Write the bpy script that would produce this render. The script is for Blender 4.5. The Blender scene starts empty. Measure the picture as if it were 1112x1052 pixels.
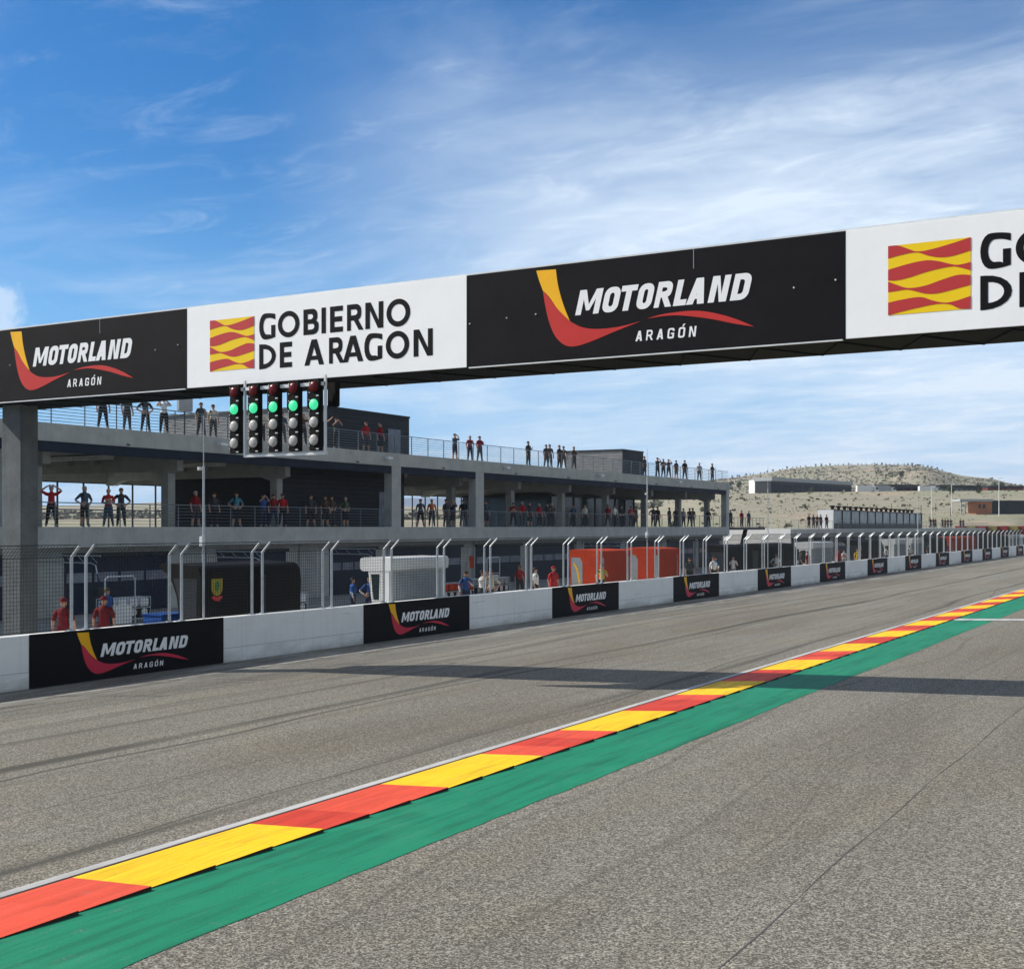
import bpy, bmesh, math, random
from mathutils import Vector, Matrix
from mathutils.geometry import tessellate_polygon
random.seed(7)
R = math.radians
scene = bpy.context.scene
COL = scene.collection

# ------------------------------------------------------------------ materials
def new_mat(name):
    m = bpy.data.materials.new(name); m.use_nodes = True
    nt = m.node_tree
    return m, nt, nt.nodes['Principled BSDF']
def N(nt, typ, **kw):
    n = nt.nodes.new(typ)
    for k, v in kw.items(): setattr(n, k, v)
    return n
def setin(n, **kw):
    for k, v in kw.items():
        n.inputs[k.replace('_', ' ')].default_value = v
def math_n(nt, op, a, b=None, clamp=False):
    n = N(nt, 'ShaderNodeMath', operation=op, use_clamp=clamp)
    for i, v in enumerate((a, b)):
        if v is None: continue
        if isinstance(v, (int, float)): n.inputs[i].default_value = v
        else: nt.links.new(v, n.inputs[i])
    return n.outputs[0]
def mixc(nt, f, a, b, mode='MIX'):
    n = N(nt, 'ShaderNodeMix', data_type='RGBA', blend_type=mode)
    for i, v in ((0, f), (6, a), (7, b)):
        if isinstance(v, (int, float)): n.inputs[i].default_value = v
        elif isinstance(v, (tuple, list)): n.inputs[i].default_value = (v[0], v[1], v[2], 1)
        else: nt.links.new(v, n.inputs[i])
    return n.outputs[2]
def ramp(nt, fac, lo, hi, smooth=False):
    n = N(nt, 'ShaderNodeMapRange', clamp=True)
    if smooth: n.interpolation_type = 'SMOOTHSTEP'
    nt.links.new(fac, n.inputs[0])
    n.inputs[1].default_value = lo; n.inputs[2].default_value = hi
    return n.outputs[0]
def pos(nt, scale=(1, 1, 1), loc=(0, 0, 0), rot=(0, 0, 0)):
    g = N(nt, 'ShaderNodeNewGeometry')
    mp = N(nt, 'ShaderNodeMapping')
    mp.inputs['Scale'].default_value = scale; mp.inputs['Location'].default_value = loc
    mp.inputs['Rotation'].default_value = rot
    nt.links.new(g.outputs['Position'], mp.inputs[0])
    return mp.outputs[0]
def noise(nt, vec, scale, detail=3, rough=.55, dist=0):
    n = N(nt, 'ShaderNodeTexNoise')
    nt.links.new(vec, n.inputs['Vector'])
    n.inputs['Scale'].default_value = scale; n.inputs['Detail'].default_value = detail
    n.inputs['Roughness'].default_value = rough; n.inputs['Distortion'].default_value = dist
    return n.outputs['Fac']
def bump(nt, b, h, strength=.3, dist=.02):
    n = N(nt, 'ShaderNodeBump'); n.inputs['Strength'].default_value = strength
    n.inputs['Distance'].default_value = dist
    nt.links.new(h, n.inputs['Height']); nt.links.new(n.outputs[0], b.inputs['Normal'])
def mat(name, col, rough=.6, metal=0, var=.12, scale=2.0, streak=0.0, bmp=0.0, spec=None):
    """painted / plain surface with grime: broad mottling, fine grain, optional rain streaks"""
    m, nt, b = new_mat(name)
    n1 = noise(nt, pos(nt), scale, 5, .6)
    n2 = noise(nt, pos(nt), scale * 14, 3, .6)
    f = math_n(nt, 'ADD', math_n(nt, 'MULTIPLY', n1, .65), math_n(nt, 'MULTIPLY', n2, .35))
    f = ramp(nt, f, .32, .68)
    dk = tuple(c * (1 - 2 * var) for c in col); lt = tuple(min(1, c * (1 + var)) for c in col)
    c = mixc(nt, f, dk, lt)
    if streak:
        s = noise(nt, pos(nt, (3.5, 3.5, .18)), 1.6, 5, .65)
        s = math_n(nt, 'MULTIPLY', ramp(nt, s, .5, .78), streak)
        c = mixc(nt, s, c, tuple(x * .45 for x in col))
    nt.links.new(c, b.inputs['Base Color'])
    b.inputs['Roughness'].default_value = rough; b.inputs['Metallic'].default_value = metal
    b.inputs['Specular IOR Level'].default_value = .22 if spec is None else spec
    if bmp: bump(nt, b, n2, bmp, .01)
    return m

M = {}
def asphalt(name, dark, light, patch, tyre):
    m, nt, b = new_mat(name)
    P = pos(nt)
    fine = noise(nt, P, 52, 3, .8)
    mid = noise(nt, P, 20, 4, .65)
    v = N(nt, 'ShaderNodeTexVoronoi'); v.inputs['Scale'].default_value = 58; nt.links.new(P, v.inputs['Vector'])
    vc = N(nt, 'ShaderNodeSeparateColor'); nt.links.new(v.outputs['Color'], vc.inputs[0])
    f = math_n(nt, 'ADD', math_n(nt, 'MULTIPLY', ramp(nt, fine, .3, .7), .55), math_n(nt, 'MULTIPLY', vc.outputs[0], .45))
    f = math_n(nt, 'ADD', math_n(nt, 'MULTIPLY', f, .85), math_n(nt, 'MULTIPLY', math_n(nt, 'SUBTRACT', mid, .5), .5))
    c = mixc(nt, ramp(nt, f, .30, .76), dark, light)
    big = noise(nt, pos(nt, (.25, .07, 1)), 1.0, 4, .6)
    c = mixc(nt, math_n(nt, 'MULTIPLY', ramp(nt, big, .42, .68), patch), c, (.6, .52, .44), 'MULTIPLY')
    warm = noise(nt, pos(nt, (.5, .5, 1)), .8, 4, .6)
    c = mixc(nt, math_n(nt, 'MULTIPLY', ramp(nt, warm, .46, .72), .6), c, (1.07, 1.0, .89), 'MULTIPLY')
    # rubbered-in lines that wander along the direction of travel
    wob = noise(nt, pos(nt, (.12, .035, 1)), 1.0, 2, .5)
    g = N(nt, 'ShaderNodeSeparateXYZ'); nt.links.new(P, g.inputs[0])
    cross = math_n(nt, 'ADD', g.outputs[0], math_n(nt, 'MULTIPLY', wob, 2.6))
    ln = N(nt, 'ShaderNodeTexNoise', noise_dimensions='1D'); ln.inputs['Scale'].default_value = 1.25
    ln.inputs['Detail'].default_value = 4; nt.links.new(cross, ln.inputs['W'])
    lines = math_n(nt, 'MULTIPLY', ramp(nt, ln.outputs['Fac'], .52, .74), tyre)
    brk = ramp(nt, noise(nt, pos(nt, (.6, .05, 1), (31, 7, 0)), 1.0, 3, .6), .35, .6)
    c = mixc(nt, math_n(nt, 'MULTIPLY', lines, brk), c, tuple(x * .75 for x in dark))
    lane = ramp(nt, noise(nt, pos(nt, (.55, .012, 1), (9, 3, 0)), 1.0, 3, .6), .38, .64)
    c = mixc(nt, math_n(nt, 'MULTIPLY', lane, .30), c, (.66, .66, .68), 'MULTIPLY')
    # pit wall dust and grit, with sun patches and fence shadow painted in
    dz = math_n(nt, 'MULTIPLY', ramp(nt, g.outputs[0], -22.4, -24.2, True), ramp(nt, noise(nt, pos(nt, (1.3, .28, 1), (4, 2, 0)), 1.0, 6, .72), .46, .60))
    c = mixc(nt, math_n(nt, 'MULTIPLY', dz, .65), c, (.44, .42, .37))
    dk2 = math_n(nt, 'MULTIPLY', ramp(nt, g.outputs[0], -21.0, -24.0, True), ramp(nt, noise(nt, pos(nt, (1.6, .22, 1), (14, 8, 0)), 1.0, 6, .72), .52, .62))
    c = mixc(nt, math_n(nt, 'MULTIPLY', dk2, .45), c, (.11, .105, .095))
    # single tyre marks
    ln2 = N(nt, 'ShaderNodeTexNoise', noise_dimensions='1D'); ln2.inputs['Scale'].default_value = 4.2
    ln2.inputs['Detail'].default_value = 2
    wob2 = noise(nt, pos(nt, (.2, .05, 1), (5, 51, 0)), 1.0, 2, .5)
    cr2 = math_n(nt, 'ADD', g.outputs[0], math_n(nt, 'MULTIPLY', wob2, 4.6)); nt.links.new(cr2, ln2.inputs['W'])
    l2 = ramp(nt, ln2.outputs['Fac'], .66, .74)
    c = mixc(nt, math_n(nt, 'MULTIPLY', l2, tyre * .9), c, tuple(x * .8 for x in dark))
    nt.links.new(c, b.inputs['Base Color'])
    b.inputs['Roughness'].default_value = .9; b.inputs['Specular IOR Level'].default_value = .2
    bump(nt, b, f, .8, .02)
    return m
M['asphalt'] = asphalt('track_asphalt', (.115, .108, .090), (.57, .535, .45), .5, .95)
M['runoff'] = asphalt('runoff_asphalt', (.105, .099, .083), (.575, .54, .455), .55, .36)
M['pit'] = mat('pit_concrete', (.30, .30, .285), .8, 0, .15, .6, 0, .2)
M['paddock'] = mat('paddock_asphalt', (.22, .215, .20), .9, 0, .2, .15)
M['conc'] = mat('facade_concrete', (.40, .415, .39), .85, 0, .12, 1.1, .25, .25)
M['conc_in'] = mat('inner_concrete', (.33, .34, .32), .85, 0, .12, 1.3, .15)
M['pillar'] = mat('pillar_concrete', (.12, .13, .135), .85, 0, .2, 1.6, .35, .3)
M['navy'] = mat('navy_sheet', (.016, .024, .040), .6, 0, .18, .8, .1, spec=.1)
M['beam'] = mat('beam_dark', (.012, .017, .018), .7, 0, .2, 1.5, spec=.1)
M['dark'] = mat('dark_sheet', (.028, .032, .038), .5, 0, .15, 1)
M['door'] = mat('navy_roller', (.018, .030, .065), .4, 0, .2, 1)
M['strip'] = mat('door_window_strip', (.17, .20, .25), .25, 0, .2, 2)
M['wall_white'] = mat('wall_white_paint', (.84, .85, .83), .6, 0, .045, 1.2, .18, .12)
M['board_black'] = mat('banner_black', (.007, .0075, .010), .6, 0, .15, 2, spec=.1)
M['sign_black'] = mat('gantry_board_black', (.011, .010, .012), .7, 0, .15, 1.2, spec=.08)
M['sign_white'] = mat('gantry_board_white', (.93, .93, .92), .5, 0, .015, .9, .04)
for k_, st_ in (('sign_black', .25), ('sign_white', .2), ('board_black', .3)):
    mm = M[k_]; bump(mm.node_tree, mm.node_tree.nodes['Principled BSDF'], noise(mm.node_tree, pos(mm.node_tree), 1.1, 3, .5), st_, .05)
M['let_white'] = mat('white_vinyl', (.86, .86, .86), .5, 0, .02, 2)
M['let_black'] = mat('black_vinyl', (.010, .010, .011), .7, 0, .05, 2, spec=.08)
M['lg_yellow'] = mat('logo_yellow', (.92, .47, .01), .5, 0, .03, 2)
M['lg_red'] = mat('logo_red', (.55, .035, .03), .5, 0, .04, 2)
M['lg_pink'] = mat('banner_red', (.62, .03, .07), .45, 0, .04, 2)
M['fl_yellow'] = mat('flag_yellow', (.92, .62, .01), .5, 0, .02, 2)
M['fl_red'] = mat('flag_red', (.52, .045, .045), .5, 0, .04, 2)
M['galv'] = mat('galvanised_steel', (.55, .58, .60), .38, .55, .12, 6)
M['wire'] = mat('fence_wire', (.030, .034, .034), .7, 0, .1, 6, spec=.1)
M['rail'] = mat('railing_steel', (.13, .16, .19), .4, .3, .1, 3)
M['darksteel'] = mat('dark_steel', (.035, .045, .048), .5, .2, .15, 2)
M['wsteel'] = mat('white_steel', (.70, .72, .72), .45, .1, .06, 3)
M['white'] = mat('white_gloss_panel', (.66, .66, .64), .6, 0, .05, 2, .1)
M['grey'] = mat('grey_panel', (.36, .38, .385), .5, 0, .08, 2, .1)
M['shut'] = mat('grey_shutter', (.30, .33, .34), .5, 0, .08, 2, .1)
M['black'] = mat('matt_black', (.008, .0075, .0075), .7, 0, .2, 2, spec=.1)
M['red'] = mat('red_panel', (.50, .050, .014), .7, 0, .10, 1.5, .15, spec=.08)
M['blue'] = mat('blue_plastic', (.02, .08, .30), .4, 0, .1, 2)
M['rubber'] = mat('rubber', (.02, .02, .02), .8)
M['brick'] = mat('orange_brick', (.42, .17, .09), .85, 0, .15, .8)
M['bar_red'] = mat('barrier_dark_red', (.22, .03, .03)); M['bar_olive'] = mat('barrier_olive', (.22, .18, .06))
M['leaf'] = mat('leaf_green', (.075, .09, .055), .8, 0, .3, .4)
M['scrub'] = mat('scrub_olive', (.15, .15, .10), .9, 0, .3, .1)
M['bark'] = mat('bark', (.12, .09, .06), .9)
def paint(name, col, wear=1.0):
    m, nt, b = new_mat(name)
    fine = noise(nt, pos(nt), 45, 3, .7)
    st = noise(nt, pos(nt, (2.2, .16, 1), rot=(0, 0, .03)), 2.0, 5, .68)
    blot = noise(nt, pos(nt), .9, 5, .6)
    c = mixc(nt, ramp(nt, fine, .25, .75), tuple(x * .84 for x in col), tuple(min(1, x * 1.08) for x in col))
    c = mixc(nt, math_n(nt, 'MULTIPLY', ramp(nt, st, .46, .72), .62 * wear), c, tuple(x * .42 for x in col))
    st2 = noise(nt, pos(nt, (7, .35, 1), (3, 9, 0), (0, 0, -.05)), 2.2, 4, .7)
    c = mixc(nt, math_n(nt, 'MULTIPLY', ramp(nt, st2, .56, .72), .62 * wear), c, tuple(x * .30 + .012 for x in col))
    c = mixc(nt, math_n(nt, 'MULTIPLY', ramp(nt, blot, .5, .75), .2 * wear), c, tuple(min(1, x * 1.25 + .04) for x in col))
    chip = ramp(nt, math_n(nt, 'ADD', math_n(nt, 'MULTIPLY', fine, .45), math_n(nt, 'MULTIPLY', noise(nt, pos(nt, (1, .5, 1)), 6, 5, .75), .55)), .585, .66)
    c = mixc(nt, math_n(nt, 'MULTIPLY', chip, .55 * wear), c, (.20, .19, .16))
    nt.links.new(c, b.inputs['Base Color']); b.inputs['Roughness'].default_value = .65; b.inputs['Specular IOR Level'].default_value = .2
    bump(nt, b, fine, .35, .006)
    return m
M['k_red'] = paint('kerb_red', (.74, .085, .04))
M['k_red_b'] = paint('kerb_red_weathered', (.60, .050, .024), 1.2)
M['k_yel'] = paint('kerb_yellow', (.92, .56, .008))
M['k_grn'] = paint('apron_green', (.008, .215, .110), 1.3)
M['k_side'] = mat('kerb_side', (.05, .03, .025), .8)
M['line'] = paint('line_white', (.52, .51, .49), 1.1)
def worn_line():
    m, nt, b = new_mat('worn_edge_line')
    f = noise(nt, pos(nt, (3, .5, 1)), 3.0, 5, .75)
    f2 = noise(nt, pos(nt), 40, 3, .7)
    a = ramp(nt, math_n(nt, 'ADD', math_n(nt, 'MULTIPLY', f, .6), math_n(nt, 'MULTIPLY', f2, .4)), .50, .60)
    c = mixc(nt, a, (.22, .21, .185), (.55, .54, .50)); nt.links.new(c, b.inputs['Base Color'])
    b.inputs['Roughness'].default_value = .8
    return m
M['worn'] = worn_line()
def siding(name, col, pitch, axis=2, dep=.5, rough=.5):
    m, nt, b = new_mat(name)
    g = N(nt, 'ShaderNodeSeparateXYZ'); nt.links.new(pos(nt), g.inputs[0])
    t = math_n(nt, 'FRACT', math_n(nt, 'DIVIDE', g.outputs[axis], pitch))
    gap = ramp(nt, math_n(nt, 'ABSOLUTE', math_n(nt, 'SUBTRACT', t, .5)), .38, .47)
    n1 = ramp(nt, noise(nt, pos(nt), 1.5, 4, .6), .3, .7)
    c = mixc(nt, n1, tuple(x * .82 for x in col), tuple(x * 1.12 for x in col))
    c = mixc(nt, math_n(nt, 'MULTIPLY', gap, dep), c, tuple(x * .35 for x in col))
    nt.links.new(c, b.inputs['Base Color']); b.inputs['Roughness'].default_value = rough; b.inputs['Specular IOR Level'].default_value = .15
    bump(nt, b, math_n(nt, 'SUBTRACT', 1.0, gap), .6, .03)
    return m
M['siding'] = siding('navy_siding', (.020, .025, .033), .28)
M['slat'] = siding('grey_slats', (.20, .20, .20), .24, 2, .8)
M['roller'] = siding('roller_slats', (.30, .33, .34), .1, 2, .4)
M['rollerd'] = siding('dark_roller_slats', (.016, .026, .052), .12, 2, .6, .5)
def emis(name, col, st):
    m, nt, b = new_mat(name)
    P = N(nt, 'ShaderNodeTexCoord')
    v = N(nt, 'ShaderNodeTexVoronoi'); v.inputs['Scale'].default_value = 58; nt.links.new(P.outputs['Object'], v.inputs['Vector'])
    c = mixc(nt, ramp(nt, v.outputs['Distance'], 0, .6), col, tuple(x * .55 for x in col))
    nt.links.new(c, b.inputs['Emission Color']); b.inputs['Emission Strength'].default_value = st
    b.inputs['Base Color'].default_value = (.02, .3, .15, 1)
    return m
M['lamp_green'] = emis('lamp_green', (.06, .80, .36), 1.0)
M['lamp_red'] = mat('lamp_red_off', (.13, .008, .010), .25, 0, .2, 20)
M['lamp_grey'] = mat('lamp_grey_off', (.52, .50, .47), .3, 0, .2, 12)
gm, nt, b = new_mat('tinted_glass')
b.inputs['Base Color'].default_value = (.02, .028, .032, 1); b.inputs['Roughness'].default_value = .1
b.inputs['Specular IOR Level'].default_value = .4
gn = noise(nt, pos(nt), .8, 3, .5); bump(nt, b, gn, .08, .05)
M['glass'] = gm
gm, nt, b = new_mat('hall_glass')
gn = noise(nt, pos(nt), .35, 4, .6)
nt.links.new(mixc(nt, ramp(nt, gn, .35, .65), (.10, .125, .13), (.22, .26, .27)), b.inputs['Base Color'])
b.inputs['Roughness'].default_value = .18
M['hglass'] = gm

def wall_paint():
    m, nt, b = new_mat('wall_paint_dirty')
    g = N(nt, 'ShaderNodeSeparateXYZ'); nt.links.new(pos(nt), g.inputs[0])
    n1 = noise(nt, pos(nt, (1, .35, 1)), 1.4, 6, .65); n2 = noise(nt, pos(nt), 22, 4, .7)
    st = noise(nt, pos(nt, (1, 5.0, .22)), 1.5, 5, .65)
    c = mixc(nt, ramp(nt, n1, .3, .7), (.78, .78, .755), (.88, .885, .87))
    c = mixc(nt, math_n(nt, 'MULTIPLY', ramp(nt, st, .50, .75), .22), c, (.42, .41, .38))
    lowf = ramp(nt, math_n(nt, 'ADD', g.outputs[2], math_n(nt, 'MULTIPLY', math_n(nt, 'SUBTRACT', n1, .5), .9)), .34, .0)
    c = mixc(nt, math_n(nt, 'MULTIPLY', lowf, .6), c, (.30, .28, .24))
    sc2 = noise(nt, pos(nt, (1, .25, 7), (2, 5, 1)), 2.0, 4, .7)
    c = mixc(nt, math_n(nt, 'MULTIPLY', ramp(nt, sc2, .64, .72), .45), c, (.20, .20, .20))
    nt.links.new(c, b.inputs['Base Color']); b.inputs['Roughness'].default_value = .65; b.inputs['Specular IOR Level'].default_value = .2
    bump(nt, b, n2, .2, .01)
    return m
M['wall_white'] = wall_paint()
# ------------------------------------------------------------------ mesh helpers
class MB:
    def __init__(s): s.v = []; s.f = []; s.mi = []
    def quad(s, a, b, c, d, mi=0):
        n = len(s.v); s.v += [a, b, c, d]; s.f.append((n, n+1, n+2, n+3)); s.mi.append(mi)
    def poly(s, pts, mi=0):
        n = len(s.v); s.v += list(pts); s.f.append(tuple(range(n, n + len(pts)))); s.mi.append(mi)
    def box(s, x0, x1, y0, y1, z0, z1, mi=0, bev=0):
        if bev:
            bm = bmesh.new(); bmesh.ops.create_cube(bm, size=1)
            for v in bm.verts: v.co = Vector(((x0+x1)/2 + v.co.x*(x1-x0), (y0+y1)/2 + v.co.y*(y1-y0), (z0+z1)/2 + v.co.z*(z1-z0)))
            bmesh.ops.bevel(bm, geom=bm.edges[:], offset=bev, segments=2, affect='EDGES')
            s.addbm(bm, mi); return
        n = len(s.v)
        s.v += [(x0,y0,z0),(x1,y0,z0),(x1,y1,z0),(x0,y1,z0),(x0,y0,z1),(x1,y0,z1),(x1,y1,z1),(x0,y1,z1)]
        for q in ((0,3,2,1),(4,5,6,7),(0,1,5,4),(1,2,6,5),(2,3,7,6),(3,0,4,7)):
            s.f.append(tuple(n+i for i in q)); s.mi.append(mi)
    def addbm(s, bm, mi=0):
        n = len(s.v); bm.verts.index_update()
        s.v += [tuple(v.co) for v in bm.verts]
        for f in bm.faces: s.f.append(tuple(n + v.index for v in f.verts)); s.mi.append(mi)
        bm.free()
    def tube(s, pts, r, seg=8, mi=0, r1=None):
        pts = [Vector(p) for p in pts]; n0 = len(s.v); k = len(pts)
        for i, p in enumerate(pts):
            d = (pts[min(i+1, k-1)] - pts[max(i-1, 0)]).normalized()
            a = d.orthogonal().normalized() if i == 0 else (a - d * a.dot(d)).normalized()
            b2 = d.cross(a); rr = r if r1 is None else r + (r1 - r) * i / (k - 1)
            for j in range(seg):
                t = 2 * math.pi * j / seg
                s.v.append(tuple(p + a * math.cos(t) * rr + b2 * math.sin(t) * rr))
        for i in range(k - 1):
            for j in range(seg):
                s.f.append((n0+i*seg+j, n0+i*seg+(j+1)%seg, n0+(i+1)*seg+(j+1)%seg, n0+(i+1)*seg+j)); s.mi.append(mi)
        s.f.append(tuple(n0 + j for j in reversed(range(seg)))); s.mi.append(mi)
        s.f.append(tuple(n0 + (k-1)*seg + j for j in range(seg))); s.mi.append(mi)
    def prism(s, prof, y0, y1, mi=0, plane='xz'):
        """profile in (x,z) swept along y"""
        n = len(s.v); k = len(prof)
        s.v += [(x, y0, z) for x, z in prof] + [(x, y1, z) for x, z in prof]
        for i in range(k):
            j = (i + 1) % k; s.f.append((n+i, n+j, n+k+j, n+k+i)); s.mi.append(mi)
        s.f.append(tuple(n + i for i in reversed(range(k)))); s.mi.append(mi)
        s.f.append(tuple(n + k + i for i in range(k))); s.mi.append(mi)
    def build(s, name, mats, parent=None, smooth=False, **props):
        me = bpy.data.meshes.new(name); me.from_pydata(s.v, [], s.f)
        if not isinstance(mats, (list, tuple)): mats = [mats]
        for m in mats: me.materials.append(m)
        me.polygons.foreach_set('material_index', s.mi)
        bm = bmesh.new(); bm.from_mesh(me)
        bmesh.ops.recalc_face_normals(bm, faces=bm.faces[:]); bm.to_mesh(me); bm.free()
        if smooth: me.polygons.foreach_set('use_smooth', [True] * len(me.polygons))
        me.update()
        o = bpy.data.objects.new(name, me); COL.objects.link(o)
        if parent: o.parent = parent
        for k, v in props.items(): o[k] = v
        return o
def box(name, m, x0, x1, y0, y1, z0, z1, parent=None, bev=0, **p):
    b = MB(); b.box(x0, x1, y0, y1, z0, z1, 0, bev); return b.build(name, m, parent, **p)
def thing(name, label, cat, loc=(0, 0, 0), group=None, rz=0):
    o = bpy.data.objects.new(name, None); COL.objects.link(o)
    o.empty_display_size = .2; o.location = loc; o.rotation_euler.z = rz
    o['label'] = label; o['category'] = cat
    if group: o['group'] = group
    return o
def tag(o, label, cat, group=None):
    o['label'] = label; o['category'] = cat
    if group: o['group'] = group
    return o
def copy_tree(o, parent=None):
    c = o.copy(); COL.objects.link(c); c.parent = parent
    for ch in list(o.children): copy_tree(ch, c)
    return c
ORD = ['first','second','third','fourth','fifth','sixth','seventh','eighth','ninth','tenth','eleventh','twelfth','thirteenth',
 'fourteenth','fifteenth','sixteenth','seventeenth','eighteenth','nineteenth','twentieth'] + ['twenty ' + a for a in
 ('first','second','third','fourth','fifth','sixth','seventh','eighth','ninth')] + ['thirtieth'] + ['thirty ' + a for a in
 ('first','second','third','fourth','fifth','sixth','seventh','eighth','ninth')] + ['fortieth'] + ['forty ' + a for a in
 ('first','second','third','fourth','fifth','sixth','seventh','eighth','ninth')]

# ------------------------------------------------------------------ lettering
def rnd(pts, k=5):
    out = []; n = len(pts)
    for i, p in enumerate(pts):
        if len(p) < 3 or p[2] <= 0: out.append((p[0], p[1])); continue
        a = Vector(pts[i-1][:2]); c = Vector(pts[(i+1) % n][:2]); q = Vector(p[:2])
        u = (a - q); w = (c - q); r = p[2]
        s0 = q + u.normalized() * min(r, u.length * .5 if len(pts[i-1]) > 2 else u.length * .98)
        s1 = q + w.normalized() * min(r, w.length * .5 if len(pts[(i+1) % n]) > 2 else w.length * .98)
        for j in range(k + 1):
            t = j / k
            # near-circular corner (rational quadratic, weight .75)
            wgt = .75; den = (1-t)**2 + 2*wgt*t*(1-t) + t*t
            out.append(tuple(((1-t)**2 * s0 + 2*wgt*t*(1-t) * q + t*t * s1) / den))
    return out
def ell(cx, cy, rx, ry, k=40, sq=2.0):
    o = []
    for i in range(k):
        t = 2 * math.pi * i / k; c, s_ = math.cos(t), math.sin(t)
        o.append((cx + rx * abs(c) ** (2/sq) * (1 if c >= 0 else -1), cy + ry * abs(s_) ** (2/sq) * (1 if s_ >= 0 else -1)))
    return o
def glyph(ch, w, t, r, rnd_o=False):
    """list of [outer, hole...] contours, cap height 1, stem t, corner radius r"""
    ri = max(r - t * .75, .02); h = t * .92
    if ch == 'I': return [[(0,0),(0,1),(t,1),(t,0)]]
    if ch == 'L': return [[(0,0),(0,1),(t,1),(t,h),(w,h),(w,0)]]
    if ch == 'T': return [[(0,1),(w,1),(w,1-h),(w/2+t/2,1-h),(w/2+t/2,0),(w/2-t/2,0),(w/2-t/2,1-h),(0,1-h)]]
    if ch == 'E': return [[(0,0),(0,1),(w,1),(w,1-h),(t,1-h),(t,.5+h/2),(w*.94,.5+h/2),(w*.94,.5-h/2),(t,.5-h/2),(t,h),(w,h),(w,0)]]
    if ch == 'N': return [[(0,0),(0,1),(t*1.15,1),(w-t,.30),(w-t,1),(w,1),(w,0),(w-t*1.15,0),(t,.70),(t,0)]]
    if ch == 'M': return [[(0,0),(0,1),(t*1.2,1),(w/2,.40),(w-t*1.2,1),(w,1),(w,0),(w-t,0),(w-t,.62),(w/2+t*.3,.16),(w/2-t*.3,.16),(t,.62),(t,0)]]
    if ch == 'A':
        a = w/2 - t*.6; k = a; L = t*1.12; ap = min(.84, (w/2 - L) / k)
        return [[(0,0),(a,1),(w-a,1),(w,0),(w-L,0),(w-L-k*.20,.20),(L+k*.20,.20),(L,0)],
                [(L+k*.36,.36),(w-L-k*.36,.36),(w/2+.004,ap),(w/2-.004,ap)]]
    if ch == 'O':
        if rnd_o: return [ell(w/2,.5,w/2,.52), ell(w/2,.5,w/2-t,.52-t*.92)]
        return [rnd([(0,0,r),(0,1,r),(w,1,r),(w,0,r)]), rnd([(t,h,ri),(t,1-h,ri),(w-t,1-h,ri),(w-t,h,ri)])]
    if ch == 'D':
        r2 = r * 1.5 if rnd_o else r
        return [rnd([(0,0),(0,1),(w,1,r2),(w,0,r2)]), rnd([(t,h),(t,1-h),(w-t,1-h,r2-t*.75),(w-t,h,r2-t*.75)])]
    if ch == 'B': return [rnd([(0,0),(0,1),(w*.92,1,.24),(w*.92,.53,.16),(w*.8,.53),(w,.50,.14),(w,0,.28)]),
                          rnd([(t,.5+h*.5),(t,1-h),(w*.92-t,1-h,.12),(w*.92-t,.5+h*.5,.12)]),
                          rnd([(t,h),(t,.5-h*.4),(w-t,.5-h*.4,.12),(w-t,h,.14)])]
    if ch == 'R': t *= .86
    if ch == 'R': return [rnd([(0,0),(0,1),(w*.92,1,.26),(w*.92,.42,.22),(w*.72,.40),(w*1.06,0),(w*1.06-t*1.2,0),(w*.70-t*1.05,.38),(t,.38),(t,0)]),
                          rnd([(t,.38+h),(t,1-h),(w*.92-t,1-h,.13),(w*.92-t,.38+h,.13)])]
    if ch == 'G':
        if rnd_o:
            q = [(w,.96),(w*.72,1.02,.2),(0,1.02,.55),(0,-.02,.55),(w*.72,-.02,.2),(w,.05),(w,.53),(w-t,.53),(w-t,.12),
                 (w*.72,t*.80,.1),(t,t*.80,.40),(t,1-t*.80,.40),(w*.72,1-t*.80,.1),(w,.96-t)]
            return [rnd(q)]
        return [rnd([(w,.70),(w,1,r),(0,1,r),(0,0,r),(w,0,r*.6),(w,.54),(w*.5,.54),(w*.5,.54-h*.85),(w-t,.54-h*.85),(w-t,h,.03),
                 (t,h,ri),(t,1-h,ri),(w-t,1-h,ri),(w-t,.70)])]
def word(text, xs, b0, b1, t, r, shear=0, ro=False):
    """xs: (left, right) of every letter; returns contour groups in panel units"""
    out = []; hgt = b1 - b0
    for ch, (x0, x1) in zip(text, xs):
        g = glyph('O' if ch == 'Ó' else ch, (x1 - x0) / hgt, t, r, ro)
        out.append([[(x0 + px * hgt + shear * (py * hgt), b0 + py * hgt) for px, py in c] for c in g])
        if ch == 'Ó':
            m = (x0 + x1) / 2 + shear * hgt
            out.append([[(m, b1 + .06*hgt), (m + .12*hgt, b1 + .06*hgt), (m + .34*hgt, b1 + .30*hgt), (m + .12*hgt, b1 + .30*hgt)]])
    return out
def flat(name, groups, m, O, ax, up, parent, sa=1, sb=1, **p):
    """lay vinyl shapes on a board: O origin, ax/up in-plane axes"""
    b = MB(); O = Vector(O); ax = Vector(ax); up = Vector(up)
    for g in groups:
        cs = [[Vector((x, y, 0)) for x, y in c] for c in g]
        allv = [v for c in cs for v in c]
        n = len(b.v); b.v += [tuple(O + ax * v.x * sa + up * v.y * sb) for v in allv]
        for tri in tessellate_polygon(cs): b.f.append(tuple(n + i for i in tri)); b.mi.append(0)
    return b.build(name, m, parent, **p)
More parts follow.
